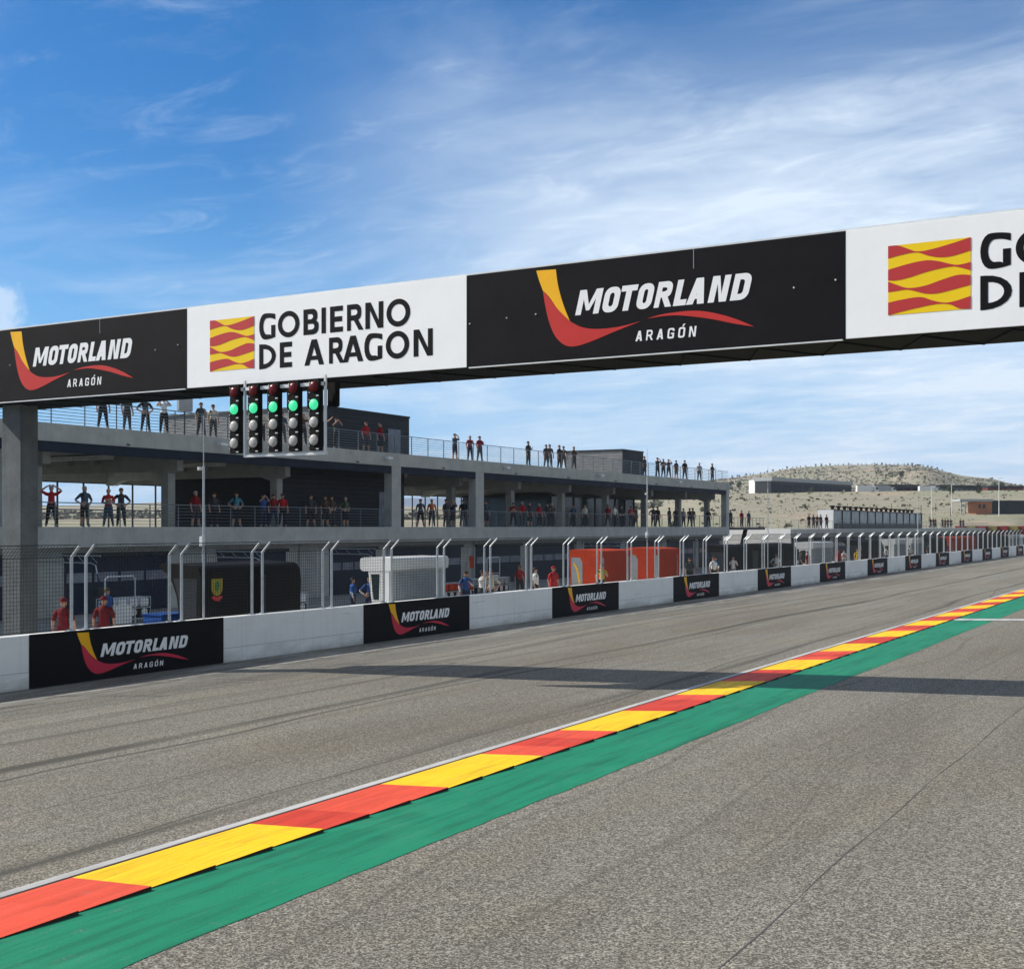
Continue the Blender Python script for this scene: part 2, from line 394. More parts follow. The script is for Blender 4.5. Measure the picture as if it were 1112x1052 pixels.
def smoothc(pts, k=5, closed=False):
    o = []
    for i in range(len(pts) - 1):
        p0 = Vector(pts[max(i-1, 0)]); p1 = Vector(pts[i]); p2 = Vector(pts[i+1]); p3 = Vector(pts[min(i+2, len(pts)-1)])
        for j in range(k):
            t = j / k
            o.append(tuple(.5*((2*p1) + (p2-p0)*t + (2*p0-5*p1+4*p2-p3)*t*t + (3*p1-p0-3*p2+p3)*t**3)))
    o.append(tuple(pts[-1])); return o
SW_Y = smoothc([(2.2,1.93),(2.26,1.56),(2.38,1.17),(2.54,.8)]) + smoothc([(2.54,.8),(2.26,1.07),(2.05,1.35),(1.89,1.51)])[1:] + smoothc([(1.89,1.51),(1.80,1.73),(1.73,1.95)])[1:]
SW_R = smoothc([(1.89,1.51),(1.95,1.17),(2.05,.80),(2.20,.50),(2.42,.31),(2.68,.27),(3.06,.35),(3.55,.5),(4.16,.67)]) + \
       smoothc([(4.16,.67),(3.63,.595),(3.14,.595),(2.81,.66),(2.56,.79)])[1:] + smoothc([(2.56,.79),(2.28,1.05),(2.06,1.32),(1.90,1.50)])[1:-1]
SW_2 = smoothc([(4.3,.71),(4.66,.775),(5.27,.79),(5.72,.71),(6.16,.56),(6.56,.37)]) + smoothc([(6.56,.37),(6.16,.46),(5.64,.6),(5.04,.715),(4.66,.735),(4.3,.71)])[1:-1]
def motorland(O, ax, up, parent, sa=1, sb=1, red=None):
    L = [2.66,3.20,3.26,3.62,3.63,3.99,4.03,4.37,4.44,4.80,4.86,5.13,5.14,5.52,5.60,5.98,6.06,6.42]
    xs = [(L[2*i], L[2*i+1]) for i in range(9)]
    g = word('MOTORLAND', xs, .915, 1.43, .25, .30, .24)
    xs2 = [(4.04 + i * .232, 4.04 + i * .232 + .145) for i in range(6)]
    g += word('ARAGÓN', xs2, .27, .48, .185, .22, .12)
    flat('lettering', g, M['let_white'], O, ax, up, parent, sa, sb)
    flat('yellow_swoosh', [[SW_Y]], M['lg_yellow'], O, ax, up, parent, sa, sb)
    flat('red_swoosh', [[SW_R], [SW_2]], red or M['lg_red'], O, ax, up, parent, sa, sb)
def gobierno(O, ax, up, parent):
    p = [2.42,2.93,3.01,3.68,3.80,4.26,4.345,4.345+.131,4.60,4.98,5.10,5.55,5.63,6.14,6.23,6.89]
    g = word('GOBIERNO', [(p[2*i], p[2*i+1]) for i in range(8)], 1.055, 1.665, .215, .5, 0, True)
    q = [2.42,2.95,3.07,3.45,3.83,4.42,4.57,5.00,4.98,5.57,5.60,6.11,6.21,6.86,6.98,7.50]
    xs = [(q[2*i], q[2*i+1]) for i in range(8)]
    g += word('DEARAGON', xs, .325, .935, .215, .5, 0, True)
    flat('lettering', g, M['let_black'], O, ax, up, parent)
    # emblem: yellow field with four waving red bars
    x0, x1, y0, y1 = .81, 2.26, .37, 1.645
    flat('emblem_field', [[[(x0,y0),(x0,y1),(x1,y1),(x1,y0)]]], M['fl_yellow'], O, ax, up, parent)
    S = [([(0,0),(.12,.005),(.25,.07),(.35,.118),(.5,.115),(.75,.065),(1,0)], [(0,.18),(.15,.15),(.35,.133),(.5,.2),(.65,.24),(.8,.235),(1,.185)]),
         ([(0,.34),(.25,.285),(.45,.26),(.6,.285),(.8,.36),(.9,.365),(1,.345)], [(0,.495),(.1,.505),(.25,.485),(.5,.42),(.75,.385),(.85,.4),(1,.465)]),
         ([(0,.51),(.1,.565),(.25,.63),(.45,.62),(.65,.56),(.85,.51),(1,.53)], [(0,.665),(.1,.66),(.25,.655),(.45,.73),(.6,.745),(.8,.71),(1,.665)]),
         ([(0,.815),(.2,.785),(.4,.775),(.55,.84),(.7,.885),(.85,.865),(1,.82)], [(0,1),(.2,.955),(.4,.92),(.6,.895),(.75,.915),(.87,.985),(1,1)])]
    gs = []
    for a, bb in S:
        c = smoothc(a) + smoothc(bb)[::-1]
        gs.append([[(x0 + u * (x1 - x0), y1 - v * (y1 - y0)) for u, v in c]])
    n = Vector(ax).cross(Vector(up)) * .004
    flat('emblem_bars', gs, M['fl_red'], Vector(O) + n, ax, up, parent)

# ------------------------------------------------------------------ ground, track, kerb
SL = .033
def tz(x): return SL * (min(max(x, -26.2), 8) + 26.2)
def strip(name, m, xs, y0, y1, dz, ny=1, kind='structure'):
    b = MB()
    for i in range(len(xs) - 1):
        for j in range(ny):
            a = y0 + (y1-y0)*j/ny; c = y0 + (y1-y0)*(j+1)/ny
            b.quad((xs[i],a,tz(xs[i])+dz),(xs[i+1],a,tz(xs[i+1])+dz),(xs[i+1],c,tz(xs[i+1])+dz),(xs[i],c,tz(xs[i])+dz))
    return b.build(name, m, None, kind=kind)
b = MB(); b.quad((-4500,-600,-.35),(4500,-600,-.35),(4500,6000,-.35),(-4500,6000,-.35))
def earth_mat():
    m, nt, bb = new_mat('dry_earth')
    a = noise(nt, pos(nt), .012, 6, .62, .4); c_ = noise(nt, pos(nt), .25, 5, .7)
    fine = noise(nt, pos(nt), 2.5, 3, .7)
    c = mixc(nt, ramp(nt, c_, .3, .7), (.225, .21, .16), (.385, .352, .27))
    c = mixc(nt, ramp(nt, fine, .3, .75), c, (.85, .85, .8), 'MULTIPLY')
    c = mixc(nt, math_n(nt, 'MULTIPLY', ramp(nt, a, .52, .66), .65), c, (.22, .25, .14))
    d = noise(nt, pos(nt, loc=(40, 90, 0)), .03, 4, .6)
    c = mixc(nt, math_n(nt, 'MULTIPLY', ramp(nt, d, .55, .66), .5), c, (.50, .34, .26))
    nt.links.new(c, bb.inputs['Base Color']); bb.inputs['Roughness'].default_value = 1
    bb.inputs['Specular IOR Level'].default_value = .1
    bump(nt, bb, c_, .6, .5)
    return m
M['earth'] = earth_mat()
b.build('ground', M['earth'], None, kind='structure')
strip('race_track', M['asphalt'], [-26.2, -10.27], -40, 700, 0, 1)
strip('runoff_area', M['runoff'], [-9.15, 8, 70], -40, 700, 0, 1)
b = MB(); b.box(-46.4, -26.6, -40, 560, -.3, 0); b.build('pit_lane', M['pit'], None, kind='structure')
b = MB(); b.box(-190, -62.2, -60, 240, -.3, -.02); b.build('paddock_yard', M['paddock'], None, kind='structure')
strip('track_edge_line', M['line'], [-10.43, -10.28], -40, 700, .004)
strip('pit_side_line', M['worn'], [-24.36, -24.18], -40, 700, .004)
gb = MB(); pr = None
for k in range(0, 1480):
    y = -40 + k * .25; jx = -7.60 + random.uniform(-.018, .018) + .02 * math.sin(y * .4)
    cur = ((-9.2, y, tz(-9.2) + .005), (jx, y, tz(jx) + .005))
    if pr: gb.quad(pr[0], pr[1], cur[1], cur[0])
    pr = cur
gb.build('green_apron', M['k_grn'], None, kind='structure')
strip('kerb_base', M['k_side'], [-10.27, -9.12], -40, 700, .004)
strip('start_line', M['line'], [-9.10, -2, 8, 40], 49.2, 50.15, .010)
# painted kerb: saw-tooth blocks, three per colour
kb = MB(); x0, x1 = -10.20, -9.10; n0 = -18
L = 2.66 / 3
for i in range(-54, 234):
    y0 = 8.78 + i * L; y1 = y0 + L
    odd = (i // 3) % 2
    mi = 0 if odd == 0 else 1
    mi = 1 if (i // 3) % 2 == 0 else 0      # yellow starts at 8.78
    if mi == 0: mi = random.choice((0, 2))
    zl, zr = tz(x0) + .010, tz(x1)
    a0, a1 = (x0, y0, zl), (x0, y1, zl)
    b0, b1 = (x1 - .045, y0, zr + .012), (x1 + .015, y1, zr + .046)
    kb.quad(a0, b0, b1, a1, mi)
    kb.quad(b0, (x1 - .045, y0, zr - .01), (x1 + .015, y1, zr - .01), b1, 3)
    kb.poly([a1, b1, (x1 + .015, y1, zr - .01)], 3)
kb.build('kerb', [M['k_red'], M['k_yel'], M['k_red_b'], M['k_side']], None, kind='structure')
# long expansion joint in the run-off (a real gap filled with tar)
jb = MB(); pr = None
for k in range(-10, 200):
    y = k * 1.0; x = -3.37 + .03 * math.sin(y * .31) + .02 * math.sin(y * 1.3 + 1)
    w = .006 + .004 * math.sin(y * 2.1)
    cur = ((x - w, y, tz(x) + .004), (x + w, y, tz(x) + .004))
    if pr: jb.quad(pr[0], pr[1], cur[1], cur[0])
    pr = cur
jb.build('tar_joint', mat('tar', (.12, .115, .105), .9), None, kind='structure')

# ------------------------------------------------------------------ hills (real distances)
TH = R(29.875); CT, ST = math.cos(TH), math.sin(TH)
def cam2w(lat, dep): return (CT * lat - ST * dep, ST * lat + CT * dep)
def interp(tab, x):
    if x <= tab[0][0]: return tab[0][1]
    for (a, b_), (c, d) in zip(tab, tab[1:]):
        if x <= c: return b_ + (d - b_) * (x - a) / (c - a)
    return tab[-1][1]
C1 = [(-1.2, 6), (-.1, 7), (.05, 8), (.11, 12), (.172, 17.5), (.41, 18.4), (1.0, 14), (1.6, 8)]
SKY = [(-1.2,20),(-.7,19),(-.41,23),(-.26,26),(-.1,22),(.03,23),(.106,32),(.15,49),(.172,53),(.202,58),(.224,64),(.254,66),(.29,67),(.327,66.5),(.335,64),(.35,58),(.364,54),(.386,52),(.40,46),(.42,43),(.55,34),(.8,26),(1.2,20),(1.6,16)]
from mathutils import noise as mn
def hill(a, D):
    c1 = interp(C1, a); rz = 4.1 + interp(SKY, a) * 1300 / 1356
    if D < 240: z = 0
    elif D < 500: z = c1 * ((D - 240) / 260) ** .92
    elif D < 640: z = c1
    elif D < 1300:
        t = (D - 640) / 660; z = c1 + (rz - c1) * (t ** 1.05)
    else: z = rz - (rz - 25) * min(1, (D - 1300) / 900)
    z += 7.5 * math.exp(-((a - .331) / .022) ** 2) * math.exp(-((D - 900) / 130) ** 2)
    lat = a * D; x, y = cam2w(lat, D)
    n = mn.noise(Vector((x * .012, y * .012, 0))) * 1.0 + mn.noise(Vector((x * .05, y * .05, 3))) * .35
    z += n * min(1, max(0, (D - 250) / 300)) * (1 if D < 700 else 1.5)
    ex = min(1, max(0, (y - 296) / 18))
    s = min(1, max(0, (-x - 44 + 8 * ex) / 9)); s = s * s * (3 - 2 * s)
    return z * s - .4 * (1 - s), x, y
hb = MB(); Ds = [200,230,245,260,280,300,320,345,370,395,420,445,470,490,500,515,540,580,620,650,700,750,800,850,900,950,1000,1060,1120,1180,1230,1270,1300,1340,1400,1500,1700,2000,2400]
As = [-1.2 + i * .012 for i in range(int(2.8 / .012))]
for D in Ds:
    for a in As:
        z, x, y = hill(a, D); hb.v.append((x, y, z - (.5 if D < 240 else 0)))
na = len(As)
for i in range(len(Ds) - 1):
    for j in range(na - 1):
        hb.f.append((i*na+j, i*na+j+1, (i+1)*na+j+1, (i+1)*na+j)); hb.mi.append(0)
hb.build('hillside', M['earth'], None, True, kind='structure')
# distant mountains, the blue of haze put into their colour
fb = MB(); prev = None
for i in range(160):
    a = -1.3 + i * .02
    h = 88 + 40 * mn.noise(Vector((a * 4, 1.3, 0))) + 16 * mn.noise(Vector((a * 17, 4.3, 0)))
    x, y = cam2w(a * 4200, 4200); x2, y2 = cam2w(a * 3600, 3600); x3, y3 = cam2w(a * 5000, 5000)
    cur = ((x2, y2, -2), (x, y, h), (x3, y3, -2))
    if prev:
        fb.quad(prev[0], cur[0], cur[1], prev[1]); fb.quad(prev[1], cur[1], cur[2], prev[2])
    prev = cur
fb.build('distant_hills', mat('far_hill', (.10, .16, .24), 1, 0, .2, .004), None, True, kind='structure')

# ------------------------------------------------------------------ pit wall with banners
wl = thing('pit_wall', 'long low white painted concrete wall between the track and the pit lane', 'wall', (-26.4, 21.2, 0))
wb = MB(); wb.box(-.2, .2, -62, 480, 0, 1.37, 0, .025); wb.build('wall_body', M['wall_white'], wl)
wb = MB()
for k in range(-8, 68): wb.box(.2, .204, k*7 - .012, k*7 + .012, .02, 1.34)
wb.box(.2, .206, -61, 479, .44, .452)
wb.build('panel_joint', M['grey'], wl)
proto = None
for k in range(0, 34):
    if k % 2: continue
    if k == 0:
        bo = thing('track_banner', '', 'banner', (-26.2, 21.2, 0), 'black banners on the pit wall')
        mb = MB(); mb.box(.0, .012, 0, 7.0, .015, 1.385, 0, .004); mb.build('board', M['board_black'], bo)
        motorland((.017, 7.0 * .005, 0), (0, 1, 0), (0, 0, 1), bo, .842, .68, M['lg_pink'])
        proto = bo
    else:
        bo = copy_tree(proto); bo.location = (-26.2, 21.2 + 7 * k, 0)
    bo['label'] = ('black MOTORLAND banner on the low white wall, ' + ('nearest to the camera at far left' if k == 0 else ORD[k//2] + ' from the left'))

# ------------------------------------------------------------------ debris fence on the wall
fe = thing('debris_fence', 'steel mesh safety fence with cranked top standing on the white pit wall', 'fence', (-26.42, 19.7, 1.37))
pb = MB(); pb.tube([(0,0,-.3),(0,0,1.93),(.34,0,2.26)], .042, 8)
pb.box(-.08,.08,-.08,.08,0,.02)
pb.tube([(0,-.0,.05),(-.0,-.22,0)], .015, 6)
post0 = pb.build('fence_post', M['galv'], fe)
mb = MB(); W = 3.02; wr = .0054
def wirebox(b, p, q, r):
    p = Vector(p); q = Vector(q); d = (q - p).normalized(); a = d.orthogonal().normalized() * r; c = d.cross(a)
    n = len(b.v); b.v += [tuple(v) for v in (p+a,p+c,p-a,p-c,q+a,q+c,q-a,q-c)]
    for i in range(4): b.f.append((n+i, n+(i+1)%4, n+4+(i+1)%4, n+4+i)); b.mi.append(0)
for i in range(31):
    y = i * W / 30; wirebox(mb, (0,y,.06), (0,y,1.93), wr); wirebox(mb, (0,y,1.93), (.34,y,2.26), wr)
for i in range(20): z = .06 + i * .0985; wirebox(mb, (0,0,z), (0,W,z), wr if i not in (0, 19) else .013)
for i in range(1, 5): t = i / 4; wirebox(mb, (.34*t,0,1.93+.33*t), (.34*t,W,1.93+.33*t), wr if i < 4 else .014)
mesh0 = mb.build('mesh_panel', M['wire'], fe)
for k in range(-1, 49):
    y = 3.5 * (k + 1) + (0 if k < 0 else 0)
    if k == -1: po, me_ = post0, mesh0
    else:
        po = post0.copy(); COL.objects.link(po); po.parent = fe; me_ = mesh0.copy(); COL.objects.link(me_); me_.parent = fe
    po.location.y = y; me_.location.y = y
    p2 = post0.copy(); COL.objects.link(p2); p2.parent = fe; p2.location.y = y + W
for k in range(1, 5):
    me_ = mesh0.copy(); COL.objects.link(me_); me_.parent = fe; me_.location.y = -3.02 * k
# slim poles on the wall
for i, (u_, h, nm) in enumerate([(27.6, 7.4, 'in front of the terrace building'), (60.2, 8.2, 'in front of the red pit stand'), (79.9, 8.1, 'beside the right end of the terrace building'), (125.7, 8.1, 'right of the glazed hall')]):
    t = thing('antenna_pole', 'slim metal pole on the pit wall ' + nm, 'pole', (-26.42, u_, 1.37), 'slim poles on the pit wall')
    q = MB(); q.tube([(0,0,0),(0,0,h-1.37-1.5)], .035, 8); q.tube([(0,0,h-1.37-1.5),(0,0,h-1.37)], .014, 6); q.build('mast', M['galv'], t)
    q = MB(); q.box(-.07,.07,-.12,.0,2.15,2.45,0,.01); q.box(-.05,.05,-.22,-.04,4.4,4.5,0,.01); q.build('junction_box', M['wsteel'], t)

# ------------------------------------------------------------------ start gantry
ga = thing('start_gantry', 'huge sponsor gantry beam spanning the track on a grey concrete pillar', 'gantry', (-30.4, 24.3, 0))
GX, GY = 30.4, -24.3     # local = world + (GX, GY)
def gp(x, y, z): return (x + GX, y + GY, z)
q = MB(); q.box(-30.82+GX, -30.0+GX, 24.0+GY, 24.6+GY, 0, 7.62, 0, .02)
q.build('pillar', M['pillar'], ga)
q = MB(); q.box(-31.4+GX, 12+GX, 23.46+GY, 25.3+GY, 7.60, 9.62); q.build('beam_core', M['beam'], ga)
q = MB()
for k in range(28):
    x = -31.2 + k * 1.55
    q.tube([gp(x, 23.55, 7.595), gp(x + .78, 25.2, 7.595)], .022, 6); q.tube([gp(x + .78, 25.2, 7.595), gp(x + 1.55, 23.55, 7.595)], .022, 6)
q.build('lattice', M['beam'], ga)
q = MB(); q.box(-31.4+GX, 12+GX, 23.43+GY, 25.33+GY, 9.642, 9.685, 0, .006); q.build('top_cap', M['wsteel'], ga)
edges = [-31.42, -22.99, -14.57, -6.26, 2.1, 10.4]
for i in range(5):
    blk = i % 2 == 0
    a, c = edges[i] + (.03 if not blk else .0), edges[i+1] - (.03 if blk else 0)
    a = edges[i] + .025; c = edges[i+1] - .025
    q = MB(); q.box(a+GX, c+GX, 23.40+GY, 23.455+GY, 7.62, 9.64, 0, .004)
    if blk:
        pn = q.build('sign_panel', M['sign_black'], ga)
        motorland(gp(edges[i], 23.395, 7.62), (1, 0, 0), (0, 0, 1), pn)
        r_ = MB(); r_.box(a+GX, c+GX, 23.398+GY, 23.45+GY, 7.592, 7.618); r_.build('lower_trim', M['wsteel'], pn)
        r_ = MB()
        for (fx, fz) in ((.06,.95),(1.0,1.0),(1.72,1.02),(7.35,1.05),(8.15,1.12)):
            bm = bmesh.new(); bmesh.ops.create_uvsphere(bm, u_segments=8, v_segments=6, radius=.018)
            bmesh.ops.translate(bm, verts=bm.verts, vec=Vector(gp(edges[i] + fx, 23.392, 7.62 + fz))); r_.addbm(bm)
        r_.build('rivet', M['wsteel'], pn)
        r_ = MB(); r_.box(edges[i]+5.3+GX, edges[i]+5.312+GX, 23.393+GY, 23.40+GY, 9.25, 9.64); r_.build('panel_seam', M['grey'], pn)
    else:
        pn = q.build('sign_panel', M['sign_white'], ga)
        gobierno(gp(edges[i], 23.395, 7.62), (1, 0, 0), (0, 0, 1), pn)
q = MB()
for e in edges: q.box(e-.028+GX, e+.028+GX, 23.397+GY, 23.46+GY, 7.60, 9.639)
q.build('panel_divider', M['black'], ga)
# start lights
lt = thing('start_lights', 'rack of five columns of start lights glowing green under the gantry', 'traffic light', (-19.8, 23.1, 7.55))
lx, ly, lz = 19.8, -23.1, -7.55
first = None
def lamp(mname, r=.128):
    bm = bmesh.new(); bmesh.ops.create_uvsphere(bm, u_segments=20, v_segments=10, radius=r)
    for v in bm.verts: v.co.y *= .45
    q = MB(); q.addbm(bm); return q
for k in range(5):
    x = -21.05 + k * .6175 + lx
    if k == 0:
        h = MB(); h.box(-.155,.155,-.06,.10,-1.66,.02,0,.015)
        col0 = h.build('lamp_column', M['black'], lt); col0.location = (x, 0, 0)
        for j, mname in enumerate(('lamp_red', 'lamp_green', 'lamp_grey', 'lamp_grey')):
            lo = lamp(mname).build('lens', M[mname], col0, True); lo.location = (0, -.075, -.17 - j * .415)
            cl = MB(); cl.box(.07,.14,-.075,-.062,-.225,-.20); cl.box(-.145,-.125,-.075,-.062,-.14,-.12); cl.box(-.145,-.125,-.075,-.062,.10,.12)
            co = cl.build('clip', M['wsteel'], col0); co.location = (0, 0, -.17 - j * .415)
    else:
        c = copy_tree(col0, lt); c.location = (x, 0, 0)
q = MB()
for k in range(5):
    x = -21.05 + k * .6175 + .27 + lx
    if k in (0, 4): q.box(x-.025,x+.025,.0,.05,-1.74,.10)
q.box(-20.80+lx,-18.29+lx,-.01,.09,-1.76,-1.70); q.box(-21.1+lx,-18.29+lx,.0,.06,-.14,-.06)
q.build('frame', M['wsteel'], lt)
for k in range(5):
    x = -21.05 + k * .6175 + lx
    q = MB(); q.box(x+.14,x+.40,.25,.42,-.62,-.05,0,.02); q.build('rear_signal', M['black'], lt)

# ------------------------------------------------------------------ pit building with two terraces
pb_ = thing('pit_building', 'long grey concrete pit building with crowded terraces on two levels', 'building', (-46, 20, 0))
BX, BY = 46, -20
def bb(name, m, x0, x1, y0, y1, z0, z1, parent=None, bev=0, **p):
    return box(name, m, x0+BX, x1+BX, y0+BY, y1+BY, z0, z1, parent or pb_, bev, **p)
U0, U1 = 6.0, 125.6
q = MB(); q.box(-62+BX,-45.7+BX,U0+BY,U1+BY,3.15,4.10,0,.015); q.build('terrace_slab', M['conc'], pb_)
q = MB(); q.box(-62+BX,-45.7+BX,U0+BY,U1+BY,7.93,8.75,0,.015); q.build('roof_slab', M['conc'], pb_)
q = MB()
q.box(-45.95+BX,-45.74+BX,U0+BY,U1-.2+BY,7.47,7.93)
q.build('blind_housing', M['navy'], pb_)
q = MB(); q.box(-46.6+BX,-46.42+BX,U0+BY,U1+BY,0,3.15); q.box(-62+BX,-61.8+BX,U0+BY,U1+BY,0,3.15)
q.box(-61.8+BX,-46.6+BX,U1-.25+BY,U1+BY,0,3.15); q.build('ground_floor_wall', M['conc'], pb_)
for (a, c) in ((35.6, 36.6), (64.4, 65.4), (74.5, 75.6), (124.7, 125.55)):
    q = MB(); q.box(-46.3+BX,-45.72+BX,a+BY,c+BY,4.1,7.93); q.build('column', M['conc'], pb_)
cols = [22.2, 30.6, 39.0, 47.4, 55.9, 74.6, 83.0, 91.4, 99.9, 108.3, 116.7, 124.6]
for c in cols:
    q = MB()
    q.box(-48.1+BX,-47.6+BX,c-.25+BY,c+.25+BY,4.1,7.0)
    # transverse beam with a haunch at the column
    pr = [(-61.6,7.93),(-47.0,7.93),(-47.0,7.0),(-48.1,6.75),(-48.9,7.0),(-60.2,7.0),(-61.0,6.7),(-61.6,6.7)]
    q.prism([(x+BX, z) for x, z in pr], c-.22+BY, c+.22+BY)
    q.build('terrace_frame', M['conc_in'], pb_)
    if 36 < c < 60 or c > 70:
        q = MB()
        for k in range(34):
            x = -58 + k * .2; q.box(x+BX, x+.13+BX, c-1.3+BY, c-.5+BY, 7.66, 7.80)
        q.box(-58.05+BX,-51.2+BX,c-1.3+BY,c-.5+BY,7.80,7.86)
        q.build('ribbed_ceiling_panel', M['white'], pb_)
        q = MB()
        for x in (-57,-55,-53): q.box(x+BX,x+.25+BX,c-.6+BY,c-.23+BY,7.4,7.62,0,.03)
        q.build('ceiling_lamp', M['grey'], pb_)
q = MB(); q.box(-61.9+BX,-61.5+BX,U0+BY,U1+BY,6.87,7.93); q.build('rear_beam', M['conc_in'], pb_)
q = MB()
for k in range(52):
    u_ = 22 + k * 2.0
    q.box(-61.75+BX,-61.68+BX,u_-.05+BY,u_+.05+BY,4.1,6.87)
q.box(-61.78+BX,-61.70+BX,U0+BY,U1+BY,6.80,6.88); q.box(-61.74+BX,-61.70+BX,U0+BY,U1+BY,5.15,5.2)
q.build('rear_glazing_bar', M['darksteel'], pb_)
# enclosed rooms on the terrace
q = MB(); q.box(-57+BX,-48.25+BX,56.15+BY,69.4+BY,4.1,7.9); q.build('terrace_room', M['siding'], pb_)
q = MB(); q.box(-48.24+BX,-48.21+BX,66.5+BY,67.35+BY,4.15,6.4); q.build('room_window', M['strip'], pb_)
q = MB(); q.box(-60+BX,-51+BX,95.5+BY,113+BY,4.1,6.9); gr = q.build('glazed_room', M['glass'], pb_)
q = MB()
for k in range(9): u_ = 95.5 + k * 2.18; q.box(-50.99+BX,-50.93+BX,u_-.06+BY,u_+.06+BY,4.1,6.9)
q.box(-50.99+BX,-50.90+BX,95.4+BY,113.1+BY,6.75,7.0); q.build('mullion', M['darksteel'], gr)
q = MB(); q.box(-61.4+BX,-60.9+BX,43.0+BY,44.6+BY,4.1,6.9); q.build('rear_pier', M['conc_in'], pb_)
# rooftop rooms
q = MB(); q.box(-61.5+BX,-48+BX,60.5+BY,69.5+BY,8.75,11.4); rb = q.build('rooftop_room', M['slat'], pb_)
q = MB(); q.box(-47.99+BX,-47.95+BX,60.45+BY,69.55+BY,8.75,11.4); q.box(-61.6+BX,-47.9+BX,60.4+BY,69.6+BY,11.4,11.52); q.build('cladding', M['siding'], rb)
q = MB(); q.box(-47.945+BX,-47.92+BX,67.1+BY,68.5+BY,8.8,10.55); q.build('door', M['strip'], rb)
q = MB(); q.box(-53.8+BX,-48+BX,103.8+BY,108.3+BY,8.75,11.1); rb = q.build('rooftop_room', M['slat'], pb_)
q = MB(); q.box(-47.99+BX,-47.95+BX,103.75+BY,108.35+BY,8.75,11.1); q.box(-53.9+BX,-47.9+BX,103.7+BY,108.4+BY,11.1,11.2); q.build('cladding', M['siding'], rb)
def railing(name, x, y0, y1, z, h, step, nw, parent, rw=.013, cx=BX, cy=BY):
    q = MB()
    n = int((y1 - y0) / step)
    for k in range(n + 1): q.box(x-.02+cx, x+.02+cx, y0+k*step-.02+cy, y0+k*step+.02+cy, z, z+h)
    for k in range(nw):
        zz = z + .12 + (h - .12) * k / (nw - 1)
        r = rw if k < nw-1 else .024
        q.box(x-r+cx, x+r+cx, y0+cy, y1+cy, zz-r, zz+r)
    return q.build(name, M['rail'], parent)
railing('roof_railing', -45.86, U0, U1-.1, 8.75, 1.15, 1.9, 8, pb_)
railing('rear_railing', -61.8, U0, U1-.1, 8.75, 1.15, 1.9, 8, pb_)
for (a, c) in ((U0, 35.6), (36.6, 64.4), (65.4, 74.5), (75.6, 124.7)):
    railing('terrace_railing', -45.86, a+.02, c-.02, 4.1, 1.1, 1.9, 7, pb_, .010)
for u_ in (27, 48.8, 63.6, 78.3, 94.0, 111.0, 125.2):
    q = MB(); x, y, z = -45.7+BX, u_+BY, 8.42
    q.tube([(x,y,z),(x+.28,y,z-.03)], .03, 6); q.box(x+.2,x+.48,y-.28,y+.28,z-.12,z+.03,0,.03)
    q.build('floodlight', M['wsteel'], pb_)
def garage(parent, a, c, cx, cy, z=2.72, face=-46.42):
    q = MB(); q.box(face+cx, face+.05+cx, a+cy, c+cy, .02, z); d = q.build('garage_door', M['rollerd'], parent)
    q = MB(); n = 4; w = (c - a) / n
    for k in range(n): q.box(face+.05+cx, face+.065+cx, a+k*w+.08+cy, a+(k+1)*w-.08+cy, 1.5, 1.95)
    q.build('door_window', M['strip'], d)
    q = MB(); q.box(face+cx, face+.22+cx, a-.1+cy, c+.1+cy, z, z+.16, 0, .01); q.build('door_box', M['darksteel'], d)
for (a, c) in ((22,28.5),(30.5,37.2),(39.5,46),(49.5,55),(59,63.6),(65.2,73.6),(75.6,82.0),(83.9,90.9),(92.6,99.8),(101.5,108.6),(110.4,117.0),(118.6,124.4)):
    garage(pb_, a, c, BX, BY)
q = MB()
for a in (47.8, 57, 64.4, 74.6, 82.9, 91.7, 100.6, 109.5, 117.8):
    q.box(-46.41+BX,-46.38+BX,a-.25+BY,a+.25+BY,1.1,1.7)
q.build('wall_box', M['grey'], pb_)
for a in (48.6, 56.2, 64.9, 75.3, 83.3, 91.2, 101.0, 109.0, 117.5):
    q = MB(); q.tube([(-46.33+BX,a+BY,0),(-46.33+BX,a+BY,3.1)], .05, 6); q.build('drainpipe', M['grey'], pb_)
for a in (12, 24, 33, 42.6, 52.0, 60.7, 70.2, 80.0, 88.4, 97.2, 106.0, 114.6, 122.0):
    q = MB(); q.tube([(-45.69+BX,a+BY,8.05),(-45.5+BX,a+BY,8.0)], .035, 6); q.build('roof_spout', M['darksteel'], pb_)
q = MB(); q.box(-46.41+BX,-46.36+BX,74.75+BY,75.25+BY,1.2,2.05,0,.01); q.build('hose_reel', M['red'], pb_)

# dark walkway at the right end, carried on one Y support
wk = thing('walkway_deck', 'dark steel walkway deck on one leaning support beyond the terrace building', 'walkway', (-46, 126, 0))
q = MB(); q.box(-4,.4,-.3,11.0,3.78,4.05,0,.01); q.build('deck', M['darksteel'], wk)
q = MB(); q.tube([(-.6,4.6,0),(-.6,7.2,3.78)], .24, 10); q.build('support', M['darksteel'], wk)
railing('railing', .3, -.2, 10.8, 4.05, 1.05, 1.2, 4, wk, .012, 0, 0)

